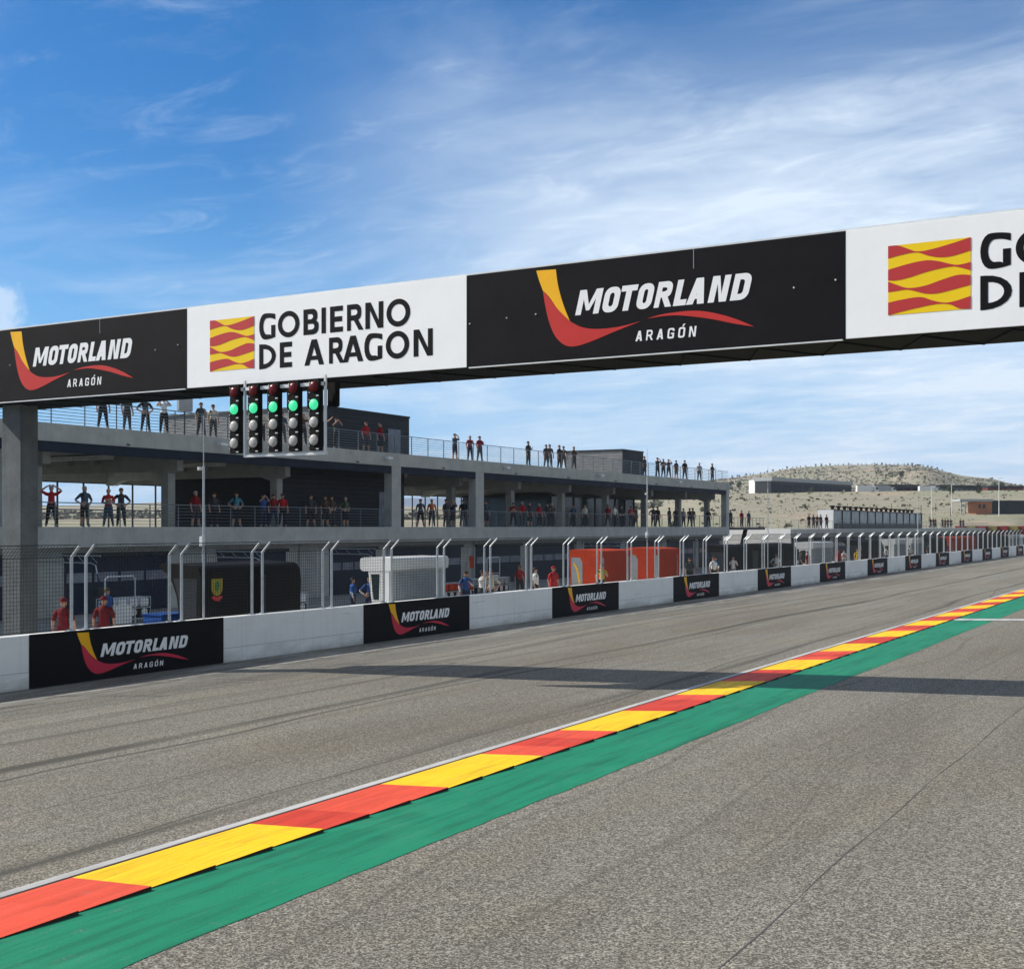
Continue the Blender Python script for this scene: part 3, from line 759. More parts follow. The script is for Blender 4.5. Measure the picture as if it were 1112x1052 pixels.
# low pit building further on
lb = thing('low_pit_building', 'long single storey pit garage block with a glazed hall on its roof', 'building', (-46, 148, 0))
LX, LY = 46, -148
q = MB(); q.box(-62+LX,-46.3+LX,0,142,0,2.75); q.build('ground_floor_wall', M['conc'], lb)
q = MB(); q.box(-62+LX,-45.8+LX,-.2,142.2,2.75,3.85,0,.02); q.build('roof_slab', M['conc'], lb)
q = MB(); q.box(-62.1+LX,-46.0+LX,-.26,-.21,0,3.83); q.build('end_wall', M['white'], lb)
n = 0
for k in range(34):
    a = 149.2 + k * 9.3
    if a + 7.4 < 289: garage(lb, a, a + 7.2, LX, LY, 2.6, -46.3)
railing('roof_railing', -46, 148, 290, 3.85, 1.05, 3.0, 4, lb, .012, LX, LY)
q = MB(); q.box(-49.3+LX,-47.3+LX,171+LY,228+LY,3.85,6.35); hl = q.build('glazed_hall', M['hglass'], lb)
q = MB(); q.box(-49.4+LX,-47.2+LX,170.9+LY,171.0+LY,3.85,6.45); q.build('end_panel', M['white'], hl)
q = MB()
for k in range(13): u_ = 171 + k*4.75; q.box(-47.29+LX,-47.2+LX,u_-.09+LY,u_+.09+LY,3.85,6.35)
q.box(-49.5+LX,-47.1+LX,171.01+LY,228.2+LY,6.35,6.5); q.box(-47.29+LX,-47.22+LX,171+LY,228+LY,3.85,4.6); q.build('mullion', M['darksteel'], hl)
for k in range(17):
    u_ = 174 + k * 3.15
    q = MB(); q.tube([(-48.2+LX,u_+LY,6.5),(-48.2+LX,u_+LY,6.85)], .22, 8); q.tube([(-48.2+LX,u_+LY,6.85),(-48.2+LX,u_+LY,7.1)], .42, 10, r1=.3); q.build('roof_vent', M['black'], lb)

# ------------------------------------------------------------------ pit wall stands
def stand(u0, u1, style, label, x=-28.2):
    t = thing('pit_wall_stand', label, 'pit stand', (x, u0, 0), 'team stands behind the pit wall')
    L_ = u1 - u0
    if style == 'white':
        q = MB()
        pr = [(-.10,2.38),(-.02,2.44),(0,2.55),(0,2.78),(-.06,2.87),(-.16,2.9),(-1.35,2.9),(-1.48,2.86),(-1.52,2.76),(-1.52,2.5),(-1.46,2.40),(-1.36,2.36)]
        q.prism(pr, 0, L_); q.build('canopy', M['white'], t)
        q = MB(); q.prism([(-.12,1.0),(-.12,2.38),(-1.15,2.38),(-.95,1.0)], .05, L_-.05); q.build('cabin', M['grey'], t)
        q = MB(); q.prism([(-.13,1.0),(-.13,2.375),(-1.14,2.375),(-.94,1.0)], .02, .048); ep = q.build('end_panel', M['white'], t)
        q = MB(); q.poly([(-.62,.015,1.25),(-.58,.015,2.25),(-1.0,.015,2.25),(-.88,.015,1.25)]); q.build('window', M['glass'], ep)
        q = MB(); q.box(-.119,-.09,.5,L_-.45,1.05,2.3); q.build('shutter', M['roller'], t)
    else:
        m = M['black'] if style == 'black' else M['red']
        q = MB()
        pr = [(0,.95),(.02,1.3),(.04,2.3),(.0,2.62),(-.10,2.78),(-.25,2.86),(-1.5,2.92),(-1.75,2.9),(-1.75,2.78),(-1.45,2.6),(-1.2,2.3),(-1.02,1.9),(-.92,1.4),(-.9,.95)]
        if style == 'red': pr = [(0,.95),(0,2.74),(-.06,2.83),(-.16,2.86),(-1.55,2.92),(-1.74,2.9),(-1.76,2.7),(-1.70,.95)]
        q.prism(pr, 0, L_); q.build('shell', m, t)
        q = MB(); q.poly([(-.15,-.006,1.1),(-.12,-.006,2.45),(-1.15,-.006,2.45),(-.95,-.006,1.9),(-.82,-.006,1.1)])
        if style == 'red':
            q = MB(); q.poly([(-1.0,-.006,1.05),(-1.0,-.006,2.25),(-1.15,-.006,2.5),(-1.66,-.006,2.5),(-1.62,-.006,1.05)])
        ep = q.build('end_panel', M['shut'] if style == 'red' else M['dark'], t)
        q = MB()
        if style == 'black':
            q.box(.045,.055,L_*.60,L_*.60+.10,1.0,2.5)
        else:
            q.box(.045,.055,L_*.02,L_*.02+.3,1.1,2.5); q.box(.045,.055,L_*.86,L_*.86+.08,1.1,2.5)
        q.build('seam_strip', M['grey'] if style == 'red' else M['dark'], t)
        if style == 'red' and u0 < 60:
            q = MB(); q.poly([(-1.2,-.012,1.1),(-1.1,-.012,1.1),(-1.25,-.012,1.9),(-1.45,-.012,2.2),(-1.55,-.012,2.2),(-1.35,-.012,1.85)]); q.build('stripe', M['lg_yellow'], t)
    q = MB(); q.box(-.95,.0,.1,L_-.1,.62,.98,0,.02); q.build('base', M['darksteel'], t)
    q = MB(); 
    for y in (.35, L_-.35):
        for xx in (-.85, -.1): q.tube([(xx-.05,y,.2),(xx+.05,y,.2)], .2, 14); q.box(xx-.04,xx+.04,y-.04,y+.04,.2,.64)
    q.build('wheel', M['rubber'], t)
    return t
bs = stand(29.3, 34.2, 'black', 'black rounded pit stand with a yellow shield on its near side')
q = MB(); yy = Vector((.062, .0, 0))
flat('shield', [[[(0,0),(0,.36),(.5,.36),(.5,0),(.42,-.14),(.25,-.2),(.08,-.14)]]], mat('shield_yellow', (.30, .24, .03)), (.062,.45,2.08), (0,1,0), (0,0,1), bs)
flat('shield_device', [[[(.16,0),(.14,.16),(.2,.28),(.32,.3),(.38,.16),(.32,.02),(.25,-.06)]]], mat('shield_green', (.05, .16, .05)), (.066,.45,2.08), (0,1,0), (0,0,1), bs)
flat('shield_band', [[[(.0,-.24),(.08,-.18),(.25,-.24),(.42,-.18),(.5,-.24),(.36,-.36),(.14,-.34)]]], M['fl_red'], (.066,.45,2.08), (0,1,0), (0,0,1), bs)
stand(39.7, 43.8, 'white', 'white pit stand with rounded canopy and grey roller shutter, nearest white one')
stand(58.2, 62.2, 'red', 'bright red pit stand, left of the two red ones side by side')
stand(65.2, 69.0, 'red', 'bright red pit stand, right of the two red ones side by side')
stand(77.0, 82.0, 'black', 'black pit stand just right of the terrace building end')
stand(83.6, 91.8, 'black', 'long black pit stand beside the walkway support')
stand(96.3, 102.1, 'white', 'white pit stand below the left end of the glazed hall')
stand(111, 118.7, 'black', 'black pit stand below the middle of the glazed hall')
stand(124, 129.1, 'white', 'white pit stand below the right end of the glazed hall')
stand(131.5, 137.0, 'white', 'white pit stand just right of the glazed hall')
stand(141.8, 149.5, 'black', 'black pit stand left of the distant red stand')
stand(152.5, 168.8, 'red', 'distant red pit stand, the farthest red one')
stand(171, 195.8, 'black', 'distant long black pit stand right of the far red stand')
stand(198.4, 212, 'white', 'farthest white pit stand at the right picture edge')

# ------------------------------------------------------------------ pit lane equipment
def trolley(x, y, label, col='white', n=4):
    t = thing('tyre_trolley', label, 'trolley', (x, y, 0), 'trolleys in the pit lane')
    q = MB()
    for yy in (0, n*.62):
        for xx in (0, .6): q.tube([(xx,yy,.1),(xx,yy,1.05)], .02, 6)
    for zz in (.15, .6, 1.05):
        for xx in (0, .6): q.tube([(xx,0,zz),(xx,n*.62,zz)], .02, 6)
        for yy in (0, n*.62): q.tube([(0,yy,zz),(.6,yy,zz)], .02, 6)
    q.build('frame', M['galv'], t)
    for k in range(n):
        q = MB(); q.tube([(.06,.31+k*.62,.42),(.10,.31+k*.62,.42),(.5,.31+k*.62,.42),(.54,.31+k*.62,.42)], .29, 18)
        o = q.build('tyre', M['rubber'], t)
        q = MB(); q.tube([(.52,.31+k*.62,.42),(.555,.31+k*.62,.42)], .17, 14); q.build('rim', M['wsteel'], o)
    q = MB()
    for k in range(n): q.box(.02,.58,.06+k*.62,.56+k*.62,.66,1.0,0,.03)
    q.build('case', M[col], t)
trolley(-37.5, 42.2, 'trolley stacked with white cases between the black stand and the white stand', 'wsteel', 5)
trolley(-41.5, 37.0, 'wheeled trolley with pale cases behind the two crew members in red', 'wsteel', 4)
trolley(-37.0, 56.0, 'trolley with red cases right of the nearest white pit stand', 'red', 5)
trolley(-38.5, 62.0, 'trolley with grey cases in front of the middle garages', 'grey', 6)
trolley(-33.5, 88.5, 'pale trolley beyond the red pit stands', 'wsteel', 4)
def boom(y, label, x=-45.9):
    t = thing('service_boom', label, 'boom', (x, y, 0), 'overhead supply booms at the garages')
    q = MB(); q.tube([(0,0,0),(0,0,2.9)], .05, 8); q.build('post', M['galv'], t)
    q = MB(); q.tube([(0,0,2.85),(4.2,.0,2.85)], .035, 8); q.tube([(0,0,2.55),(3.6,0,2.55),(3.9,.0,2.45),(4.0,0,2.1)], .03, 8)
    for k in range(5): q.tube([(.4+k*.8,0,2.85),(.8+k*.8,0,2.56)], .012, 5)
    q.build('arm', M['galv'], t)
    q = MB(); q.tube([(4.0,0,2.1),(4.05,.05,1.8),(4.0,.1,1.5)], .03, 8); q.box(3.85,4.2,-.1,.25,1.2,1.5,0,.03); q.build('hose', M['darksteel'], t)
boom(37.4, 'thin steel supply boom above the crew member in blue overalls')
boom(47.8, 'thin steel supply boom over the pit lane right of the black stand')
boom(57.2, 'thin steel supply boom behind the nearest white stand')
boom(91.7, 'thin steel supply boom beyond the red stands')
def frame_rack(x, y, label):
    t = thing('equipment_frame', label, 'frame', (x, y, 0), 'tubular frames in the pit lane')
    q = MB(); q.tube([(0,0,0),(0,0,2.1),(.05,.1,2.2),(.1,1.3,2.2),(.1,1.4,2.1),(.1,1.4,0)], .03, 8)
    q.tube([(.0,.0,1.2),(.1,1.4,1.2)], .02, 6); q.tube([(.0,.0,.3),(.1,1.4,.3)], .02, 6); q.build('tube_frame', M['galv'], t)
    q = MB(); q.box(.0,.12,.15,1.25,.35,1.1,0,.02); q.build('panel', M['wsteel'], t)
frame_rack(-37.0, 33.4, 'tubular frame around the crew member in blue overalls at far left')
frame_rack(-40.0, 66.5, 'small tubular frame left of the red stands')
t = thing('wheeled_crate', 'bright blue plastic crate on the ground left of the black pit stand', 'crate', (-30.6, 30.2, 0))
q = MB(); q.box(-.45,.45,-.6,.6,.62,1.18,0,.03); q.build('tub', M['blue'], t)
q = MB(); q.box(-.4,.4,-.55,.55,.12,.60); q.build('trolley_base', M['darksteel'], t)
q = MB(); q.box(-.48,.48,-.63,.63,1.18,1.24,0,.02); q.build('lid', M['blue'], t)
# screen on a stand, on the roof terrace
t = thing('roof_display', 'grey flat box on a bent post on the roof terrace just under the gantry', 'display', (-46.3, 47.0, 8.75))
q = MB(); q.tube([(0,0,0),(0,0,1.25)], .04, 8); q.tube([(0,-.1,1.9),(0,-1.0,2.1),(0,-1.8,1.95)], .03, 6); q.build('post', M['darksteel'], t)
q = MB(); q.box(-.12,.12,-.45,.5,1.25,2.0,0,.04); q.build('panel', M['grey'], t)

# ------------------------------------------------------------------ people
SKIN = mat('skin', (.44, .25, .17), .55, 0, .08, 8)
HAIR = [mat('hair_dark', (.03, .02, .015), .6), mat('hair_brown', (.10, .055, .03), .6), mat('hair_grey', (.33, .31, .29), .6)]
SHOE = mat('shoe_grey', (.25, .25, .25), .6)
EYE = mat('eye_dark', (.02, .02, .02), .2)
CL = {}
for n_, c in dict(suit=(.16,.006,.012), red=(.42,.018,.022), darkred=(.22,.015,.018), orange=(.55,.16,.08), navy=(.022,.032,.07), blue=(.03,.09,.28), slate=(.06,.085,.11), teal=(.06,.20,.25),
                  white=(.72,.70,.66), cream=(.55,.50,.40), grey=(.26,.27,.28), charcoal=(.05,.052,.055), black=(.018,.018,.02), brown=(.09,.06,.045),
                  green=(.08,.12,.08), denim=(.05,.085,.14), pink=(.55,.2,.2), yellow=(.6,.42,.05)).items():
    CL[n_] = mat('cloth_' + n_, c, .85, 0, .18, 9, 0, .3)
POSE = {
 'down': [((-.03,.27,1.16),(.06,.29,.91),(.08,.28,.83))]*2,
 'hips': [((-.10,.42,1.18),(.06,.23,1.02),(.11,.17,.99))]*2,
 'head': [((.02,.43,1.58),(.02,.22,1.74),(.01,.12,1.79))]*2,
 'cross': [((.04,.29,1.17),(.20,.06,1.24),(.21,-.03,1.27)), ((.04,.29,1.13),(.19,.04,1.18),(.20,-.05,1.17))],
 'bino': [((.12,.34,1.36),(.20,.12,1.60),(.18,.06,1.66))]*2,
 'phone': [((.02,.29,1.16),(.27,.14,1.30),(.33,.08,1.34)), ((-.02,.27,1.16),(.08,.28,.92),(.11,.27,.84))],
 'point': [((.20,.30,1.52),(.44,.30,1.66),(.52,.29,1.70)), ((-.02,.27,1.16),(.06,.28,.92),(.08,.27,.84))],
 'wave': [((.02,.34,1.60),(.04,.34,1.86),(.05,.33,1.95)), ((-.02,.27,1.16),(.06,.28,.92),(.08,.27,.84))]}
def person_mesh(pose, apart):
    V = []; Rr = []; E = []; K = []
    def v(p, r, par=None, k=None):
        V.append(Vector(p)); Rr.append(r if isinstance(r, tuple) else (r, r))
        if par is not None: E.append((par, len(V)-1)); K.append(k)
        return len(V) - 1
    pel = v((0,0,.98), (.175,.15)); wa = v((0,0,1.13), (.165,.14), pel, 1); ch = v((.01,0,1.32), (.195,.155), wa, 1)
    cn = v((0,0,1.44), (.12,.11), ch, 1); nk = v((0,0,1.53), .062, cn, 0); jaw = v((.02,0,1.60), .072, nk, 0)
    hd = v((.01,0,1.69), .092, jaw, 0); v((-.005,0,1.765), .07, hd, 0)
    n1 = v((.098,0,1.665), .016, hd, 0)
    for s in (1, -1):
        v((0,.092*s,1.675), .02, hd, 0)
        hip = v((0,.10*s,.88), .125, pel, 2); kn = v((.02,.11*s+apart*.5*s,.52), .086, hip, 2)
        sh = v((.01,.11*s+apart*s,.30), .070, kn, 3); an = v((-.01,.115*s+apart*1.4*s,.09), .05, sh, 3)
        v((-.05,.115*s+apart*1.4*s,.045), .04, an, 4); v((.14,.13*s+apart*1.5*s,.035), .036, an, 4)
        el, wr_, ha = [Vector((a, b_*s, c)) for a, b_, c in POSE[pose][0 if s == 1 else 1]]
        so = v((0,.20*s,1.42), .085, cn, 1)
        so2 = v(tuple(Vector((0,.19*s,1.42)).lerp(el, .55)), .066, so, 1)
        e = v(el, .052, so2, 5); w = v(wr_, .034, e, 5); h = v(ha, (.034,.03), w, 0)
        d = (ha - wr_).normalized(); side = d.cross(Vector((1,0,.2))).normalized() if abs(d.x) < .8 else Vector((0,0,1)); inn = Vector((.3,-.6*s,0))
        for f in range(4):
            kn_ = ha + d * .035 + side * (f - 1.5) * .019
            a = v(kn_, .0105, h, 0); ln_ = (.032,.037,.034,.026)[f]
            bb_ = v(kn_ + d * ln_ + inn * .010, .0095, a, 0); v(kn_ + d * ln_ * 1.75 + inn * .035, .008, bb_, 0)
        th = v(wr_ + d * .04 - side * .03, .012, w, 0); v(wr_ + d * .075 - side * .05, .010, th, 0)
    me = bpy.data.meshes.new('body'); me.from_pydata([tuple(p) for p in V], E, [])
    o = bpy.data.objects.new('tmp', me); COL.objects.link(o)
    sm = o.modifiers.new('s', 'SKIN'); sm.use_smooth_shade = True
    ly_ = me.skin_vertices[0] if me.skin_vertices else None
    if ly_ is None:
        bpy.context.view_layer.objects.active = o; bpy.context.view_layer.update(); ly_ = me.skin_vertices[0]
    for i, r in enumerate(Rr): ly_.data[i].radius = r
    ly_.data[0].use_root = True
    ss = o.modifiers.new('u', 'SUBSURF'); ss.levels = 1; ss.render_levels = 1
    dg = bpy.context.evaluated_depsgraph_get(); dg.update()
    out = bpy.data.meshes.new_from_object(o.evaluated_get(dg))
    bpy.data.objects.remove(o)
    for m in (SKIN, CL['red'], CL['black'], CL['black'], SHOE, SKIN): 
        out.materials.append(m)
    segs = [(V[a], V[b_], k) for (a, b_), k in zip(E, K)]
    for p in out.polygons:
        c = p.center; best = 9; bk = 0
        for a, b_, k in segs:
            ab = b_ - a; t = max(0, min(1, (c - a).dot(ab) / max(ab.length_squared, 1e-9))); d = (c - a - ab * t).length
            rr = .1 if k in (1, 2) else .03
            if d - rr < best: best = d - rr; bk = k
        if bk == 1 and c.z < 0.99 and abs(c.y) < .2: bk = 2
        p.material_index = bk; p.use_smooth = True
    out.name = 'person_body'
    return out
hq = MB(); bm = bmesh.new(); bmesh.ops.create_uvsphere(bm, u_segments=16, v_segments=10, radius=.108)
bmesh.ops.delete(bm, geom=[v for v in bm.verts if v.co.z < -.03 - .35 * min(0, v.co.x) * -1 and v.co.x > -.02 or v.co.z < -.07], context='VERTS')
for v in bm.verts: v.co = v.co + Vector((-.012, 0, 1.705)); 
hq.addbm(bm); hair_o = hq.build('hair', HAIR[0], None, True); hair_me = hair_o.data; bpy.data.objects.remove(hair_o)
hq = MB()
bm = bmesh.new(); bmesh.ops.create_uvsphere(bm, u_segments=16, v_segments=10, radius=.115)
bmesh.ops.delete(bm, geom=[v for v in bm.verts if v.co.z < -.01], context='VERTS')
for v in bm.verts: v.co = v.co + Vector((-.006, 0, 1.705))
hq.addbm(bm); hq.prism([(.06,1.708),(.20,1.695),(.20,1.703),(.06,1.72)], -.07, .07)
cap_o = hq.build('cap', CL['red'], None, True); cap_me = cap_o.data; bpy.data.objects.remove(cap_o)
hq = MB()
for s in (1, -1):
    bm = bmesh.new(); bmesh.ops.create_uvsphere(bm, u_segments=8, v_segments=6, radius=.013)
    bmesh.ops.translate(bm, verts=bm.verts, vec=(.094, .034*s, 1.70)); hq.addbm(bm)
hq.box(.083,.098,-.022,.022,1.618,1.626)
eye_o = hq.build('eyes', EYE, None); eye_me = eye_o.data; bpy.data.objects.remove(eye_o)
MESHES = {}
def person(x, y, z, pose, top, bot, label, group, shorts=False, bare=True, face=0., apart=.04, sc=1.04, cap=False, hair=0):
    key = (pose, apart)
    if key not in MESHES: MESHES[key] = person_mesh(pose, apart)
    o = bpy.data.objects.new('person', MESHES[key]); COL.objects.link(o)
    ms = [SKIN, CL[top], CL[bot], SKIN if shorts else CL[bot], SHOE, SKIN if bare else CL[top]]
    for i, m in enumerate(ms):
        o.material_slots[i].link = 'OBJECT'; o.material_slots[i].material = m
    o.location = (x, y, z); o.rotation_euler.z = face; o.scale = (sc, sc, sc)
    tag(o, label, 'person', group)
    for nm, me, m in (('cap', cap_me, CL[top]) if cap else ('hair', hair_me, HAIR[hair]), ('eyes', eye_me, EYE)):
        c = bpy.data.objects.new(nm, me); COL.objects.link(c); c.parent = o
        c.material_slots[0].link = 'OBJECT'; c.material_slots[0].material = m
    return o
CN = dict(darkred='dark red', navy='navy', slate='slate blue', charcoal='charcoal', cream='cream')
PN = dict(down='arms hanging down', hips='hands on hips', head='hands on head', cross='arms folded', bino='hands up at the eyes', phone='one forearm raised', point='one arm pointing', wave='one arm held up')
rp = random.Random(11)
# roof terrace: (u, pose, top, bottom, shorts)
roof = [(41.9,'down','black','black',0),(43.4,'down','charcoal','charcoal',0),(44.6,'hips','charcoal','black',0),(45.8,'bino','white','black',0),(48.5,'phone','charcoal','black',0),(49.4,'down','cream','charcoal',0),
 (51.3,'bino','grey','black',0),(53.2,'down','cream','black',0),(55.0,'down','slate','charcoal',0),(56.6,'bino','brown','black',0),(58.6,'point','brown','charcoal',0),(59.8,'bino','charcoal','black',0),(62.7,'down','red','charcoal',1),(64.3,'down','darkred','black',1),
 (73.0,'bino','slate','black',1),(75.3,'phone','darkred','black',0),(76.3,'phone','darkred','charcoal',0),(83.5,'phone','charcoal','black',0),(86.3,'down','charcoal','charcoal',0),(87.2,'down','brown','charcoal',0),(88.7,'phone','charcoal','black',0),(89.5,'down','brown','brown',0),(91.0,'phone','brown','black',0),
 (105.4,'down','charcoal','black',0),(108.8,'bino','charcoal','black',0),(110.2,'cross','brown','black',0),(111.1,'bino','charcoal','black',0),(112.9,'down','charcoal','charcoal',1),(115.2,'down','black','black',0),(119.4,'down','grey','charcoal',0),(122.6,'phone','charcoal','black',0)]
for i, (u_, ps, tp, bt, sh) in enumerate(roof):
    person(-46.45 - rp.uniform(0, .25), u_, 8.75, ps, tp, bt, 'person in %s shirt, %s, on roof terrace, %s from left' % (CN.get(tp, tp), PN[ps], ORD[i]),
           'spectators on the roof terrace', bool(sh), True, rp.uniform(-.9, -.1), .04 if i % 2 else .07, rp.uniform(1.0, 1.07), hair=rp.randint(0, 2))
first_ = [(39.0,'head','red','black',0),(40.8,'hips','slate','black',1),(42.2,'cross','red','denim',0),(43.2,'hips','charcoal','charcoal',0),(48.1,'down','darkred','charcoal',1),(49.4,'down','charcoal','black',0),(51.2,'hips','teal','black',1),
 (53.3,'bino','blue','navy',0),(54.1,'down','darkred','navy',0),(54.9,'down','red','black',0),(57.4,'down','charcoal','black',1),(58.9,'down','brown','black',1),(59.5,'hips','brown','charcoal',0),(60.9,'hips','green','black',1),
 (68.8,'down','slate','black',1),(70.5,'down','orange','black',0),(71.9,'down','charcoal','charcoal',0),(73.0,'bino','navy','black',1),(74.3,'down','black','charcoal',0),
 (77.5,'down','slate','black',1),(81.3,'cross','darkred','black',0),(82.8,'phone','red','black',0),(83.8,'down','charcoal','black',1),(85.4,'down','red','black',0),(86.5,'phone','charcoal','black',0),(87.7,'down','brown','black',0),
 (91.4,'down','slate','black',0),(93.2,'down','cream','black',0),(97.9,'down','darkred','black',0),(99.1,'down','white','charcoal',0),(100.8,'hips','charcoal','black',0),(102.5,'cross','red','charcoal',0),(103.8,'down','slate','black',0),
 (107.4,'hips','charcoal','black',0),(108.6,'down','black','black',0),(111.7,'down','charcoal','black',0),(113.3,'phone','charcoal','black',0),(115.2,'down','grey','black',0),(116.4,'phone','charcoal','black',0),(117.7,'down','brown','charcoal',0),(122.2,'down','charcoal','black',0)]
for i, (u_, ps, tp, bt, sh) in enumerate(first_):
    person(-46.5 - rp.uniform(0, .25), u_, 4.1, ps, tp, bt, 'person in %s shirt, %s, on covered terrace, %s from left' % (CN.get(tp, tp), PN[ps], ORD[i]),
           'spectators on the covered terrace', bool(sh), True, rp.uniform(-.9, -.1), .04 if i % 2 else .07, rp.uniform(1.0, 1.07), hair=rp.randint(0, 2))
for i, (u_, tp) in enumerate([(127.0,'charcoal'), (130.5,'darkred'), (132.8,'slate')]):
    person(-46.1, u_, 4.05, 'down', tp, 'black', 'person in %s top on the dark walkway deck, %s from left' % (CN.get(tp, tp), ORD[i]), 'people on the walkway deck', face=-.4, hair=i)
for i, (u_, tp) in enumerate([(157.3,'black'),(159.3,'charcoal'),(161.0,'brown'),(162.6,'charcoal'),(165.4,'black')]):
    person(-46.6, u_, 3.85, ('phone','down','hips','down','down')[i], tp, 'black', 'dark clothed person on low roof left of glazed hall, %s from left' % ORD[i], 'people on the low roof left of the hall', face=-.5, hair=i % 3)
for i, (u_, tp) in enumerate([(232.3,'black'),(234.7,'charcoal'),(236.5,'brown'),(243.0,'charcoal'),(245.5,'brown'),(248.3,'black'),(251.0,'charcoal'),(261,'charcoal'),(264,'brown')]):
    person(-46.6, u_, 3.85, ('phone','down','hips')[i % 3], tp, 'black', 'tiny dark person on low roof right of glazed hall, %s from left' % ORD[i], 'people on the low roof right of the hall', face=-.5, hair=i % 3)
# pit crew
pc = 'crew in the pit lane'
person(-27.35, 23.25, .38, 'down', 'suit', 'suit', 'crew member in red cap and overalls, left of the pair by the wall', pc, False, True, 2.2, .05, 1.0, True)
person(-27.35, 24.65, .36, 'down', 'suit', 'suit', 'crew member in red cap and overalls, right of the pair by the wall', pc, False, True, 2.2, .05, 1.0, True)
for (x, y, ps, tp, bt, lb_) in [(-36, 32.6,'down','blue','navy','crew member in blue overalls with white sleeves standing behind the two in red'),
  (-34, 44.9,'down','blue','navy','crew member in blue overalls left of the nearest white stand, further left one'),
  (-33.6, 45.6,'hips','blue','navy','crew member in blue overalls left of the nearest white stand, nearer the stand'),
  (-28.3, 45.3,'phone','blue','navy','crew member in blue shirt just right of the nearest white stand'),
  (-28.2, 46.5,'bino','white','charcoal','crew member in white shirt leaning near the wall, left one of a pair'),
  (-28.0, 46.9,'hips','cream','charcoal','crew member in cream shirt leaning near the wall, right one of a pair'),
  (-28.1, 51.1,'down','white','black','crew member in white shirt and dark hair behind the third banner'),
  (-28.1, 52.9,'down','red','red','crew member in red top left of the red stands'),
  (-36, 63.6,'down','red','charcoal','crew member in red shirt walking before the middle garages'),
  (-27.8, 57.6,'phone','yellow','charcoal','crew member in yellow shirt at the near end of the left red stand'),
  (-28.6, 71.6,'down','charcoal','black','crew member in dark clothes just right of the red stands'),
  (-28.2, 74.6,'down','white','black','crew member in white shirt between red and black stands'),
  (-28.6, 76.0,'hips','blue','navy','crew member in blue shirt between red and black stands'),
  (-28.0, 77.6,'phone','white','grey','crew member in white shirt before the first black stand past the building'),
  (-27.7, 85.6,'hips','white','white','crew member in white before the long black stand'),
  (-28.5, 94.0,'down','charcoal','black','crew member in dark shirt left of the stand below the glazed hall'),
  (-28.4, 95.6,'down','darkred','darkred','crew member in dark red at the white stand below the hall'),
  (-28.1, 103.2,'down','red','darkred','crew member in red right of the white stand below the hall'),
  (-28.0, 104.6,'cross','white','grey','crew member in white right of the white stand below the hall'),
  (-28.0, 109.0,'phone','yellow','yellow','crew member in yellow overalls below the middle of the hall'),
  (-28.2, 110.2,'wave','red','black','crew member in red with one arm up below the middle of the hall'),
  (-28.2, 120.3,'down','white','blue','crew member in white and blue near the far white stands'),
  (-28.2, 130.2,'hips','white','black','crew member in white between the two far white stands'),
  (-28.2, 139.5,'down','charcoal','black','crew member in dark clothes right of the far white stands'),
  (-28.2, 150.9,'down','darkred','darkred','crew member in dark red left of the farthest red stand')]:
    bare = True
    o = person(x, y, .0 if x < -30 else .38, ps, tp, bt, lb_, pc, False, True, rp.uniform(-1.2, .6), .05, 1.02, tp == 'red' and x > -30, rp.randint(0, 1))
    if tp == 'blue' and bt == 'navy':
        o.material_slots[5].material = CL['white']
q = MB(); q.box(-28.9, -26.62, 10, 230, .0, .36, 0, .01); q.build('pit_wall_platform', M['grey'], None, kind='structure')

# ------------------------------------------------------------------ things beyond
def hz(a, D): return hill(a, D)[0]
# white and grey hall on the plateau
def far_building(P0, P1, z0, h, depth, label, mats, cat='building', name='far_building', bays=8, endw=True):
    """P0,P1: ends of the long front in world xy"""
    d = Vector((P1[0]-P0[0], P1[1]-P0[1])); Lg = d.length; ang = math.atan2(d.y, d.x)
    t = thing(name, label, cat, (P0[0], P0[1], z0), None, ang)
    q = MB(); q.box(0, Lg, .1, depth, -3, h*.80); q.build('wall', mats[0], t)
    q = MB(); q.box(-.3, Lg+.3, -.6, depth+.3, h*.80, h, 0, .05); q.build('roof', mats[1], t)
    if endw:
        q = MB(); q.box(-1.0, -.3, -1.2, depth, -3, h*1.02); q.build('end_wall', mats[2], t)
    q = MB(); w = Lg / bays
    for k in range(bays): q.box(k*w+.6, (k+1)*w-.4, .0, .09, -.5, h*.68)
    q.build('window_band', mats[3], t)
    return t
p0 = cam2w(.2075*535, 535); p1 = cam2w(.272*590, 590)
far_building(p0, p1, 17.2, 8.2, 8, 'long grey hall with dark openings on the plateau at left', (M['dark'], M['grey'], M['white'], M['navy']), endw=False)
q0 = cam2w(.196*540, 540)
t = thing('far_building', 'plain white block at the left end of the grey plateau hall', 'building', (q0[0], q0[1], 17.2), None, R(30))
q = MB(); q.box(0, 8.0, 0, 18, -3, 7.6, 0, .05); q.build('wall', M['white'], t)
q = MB(); q.box(-.2, 8.2, -.2, 18.2, 7.6, 7.9); q.build('roof', M['grey'], t)
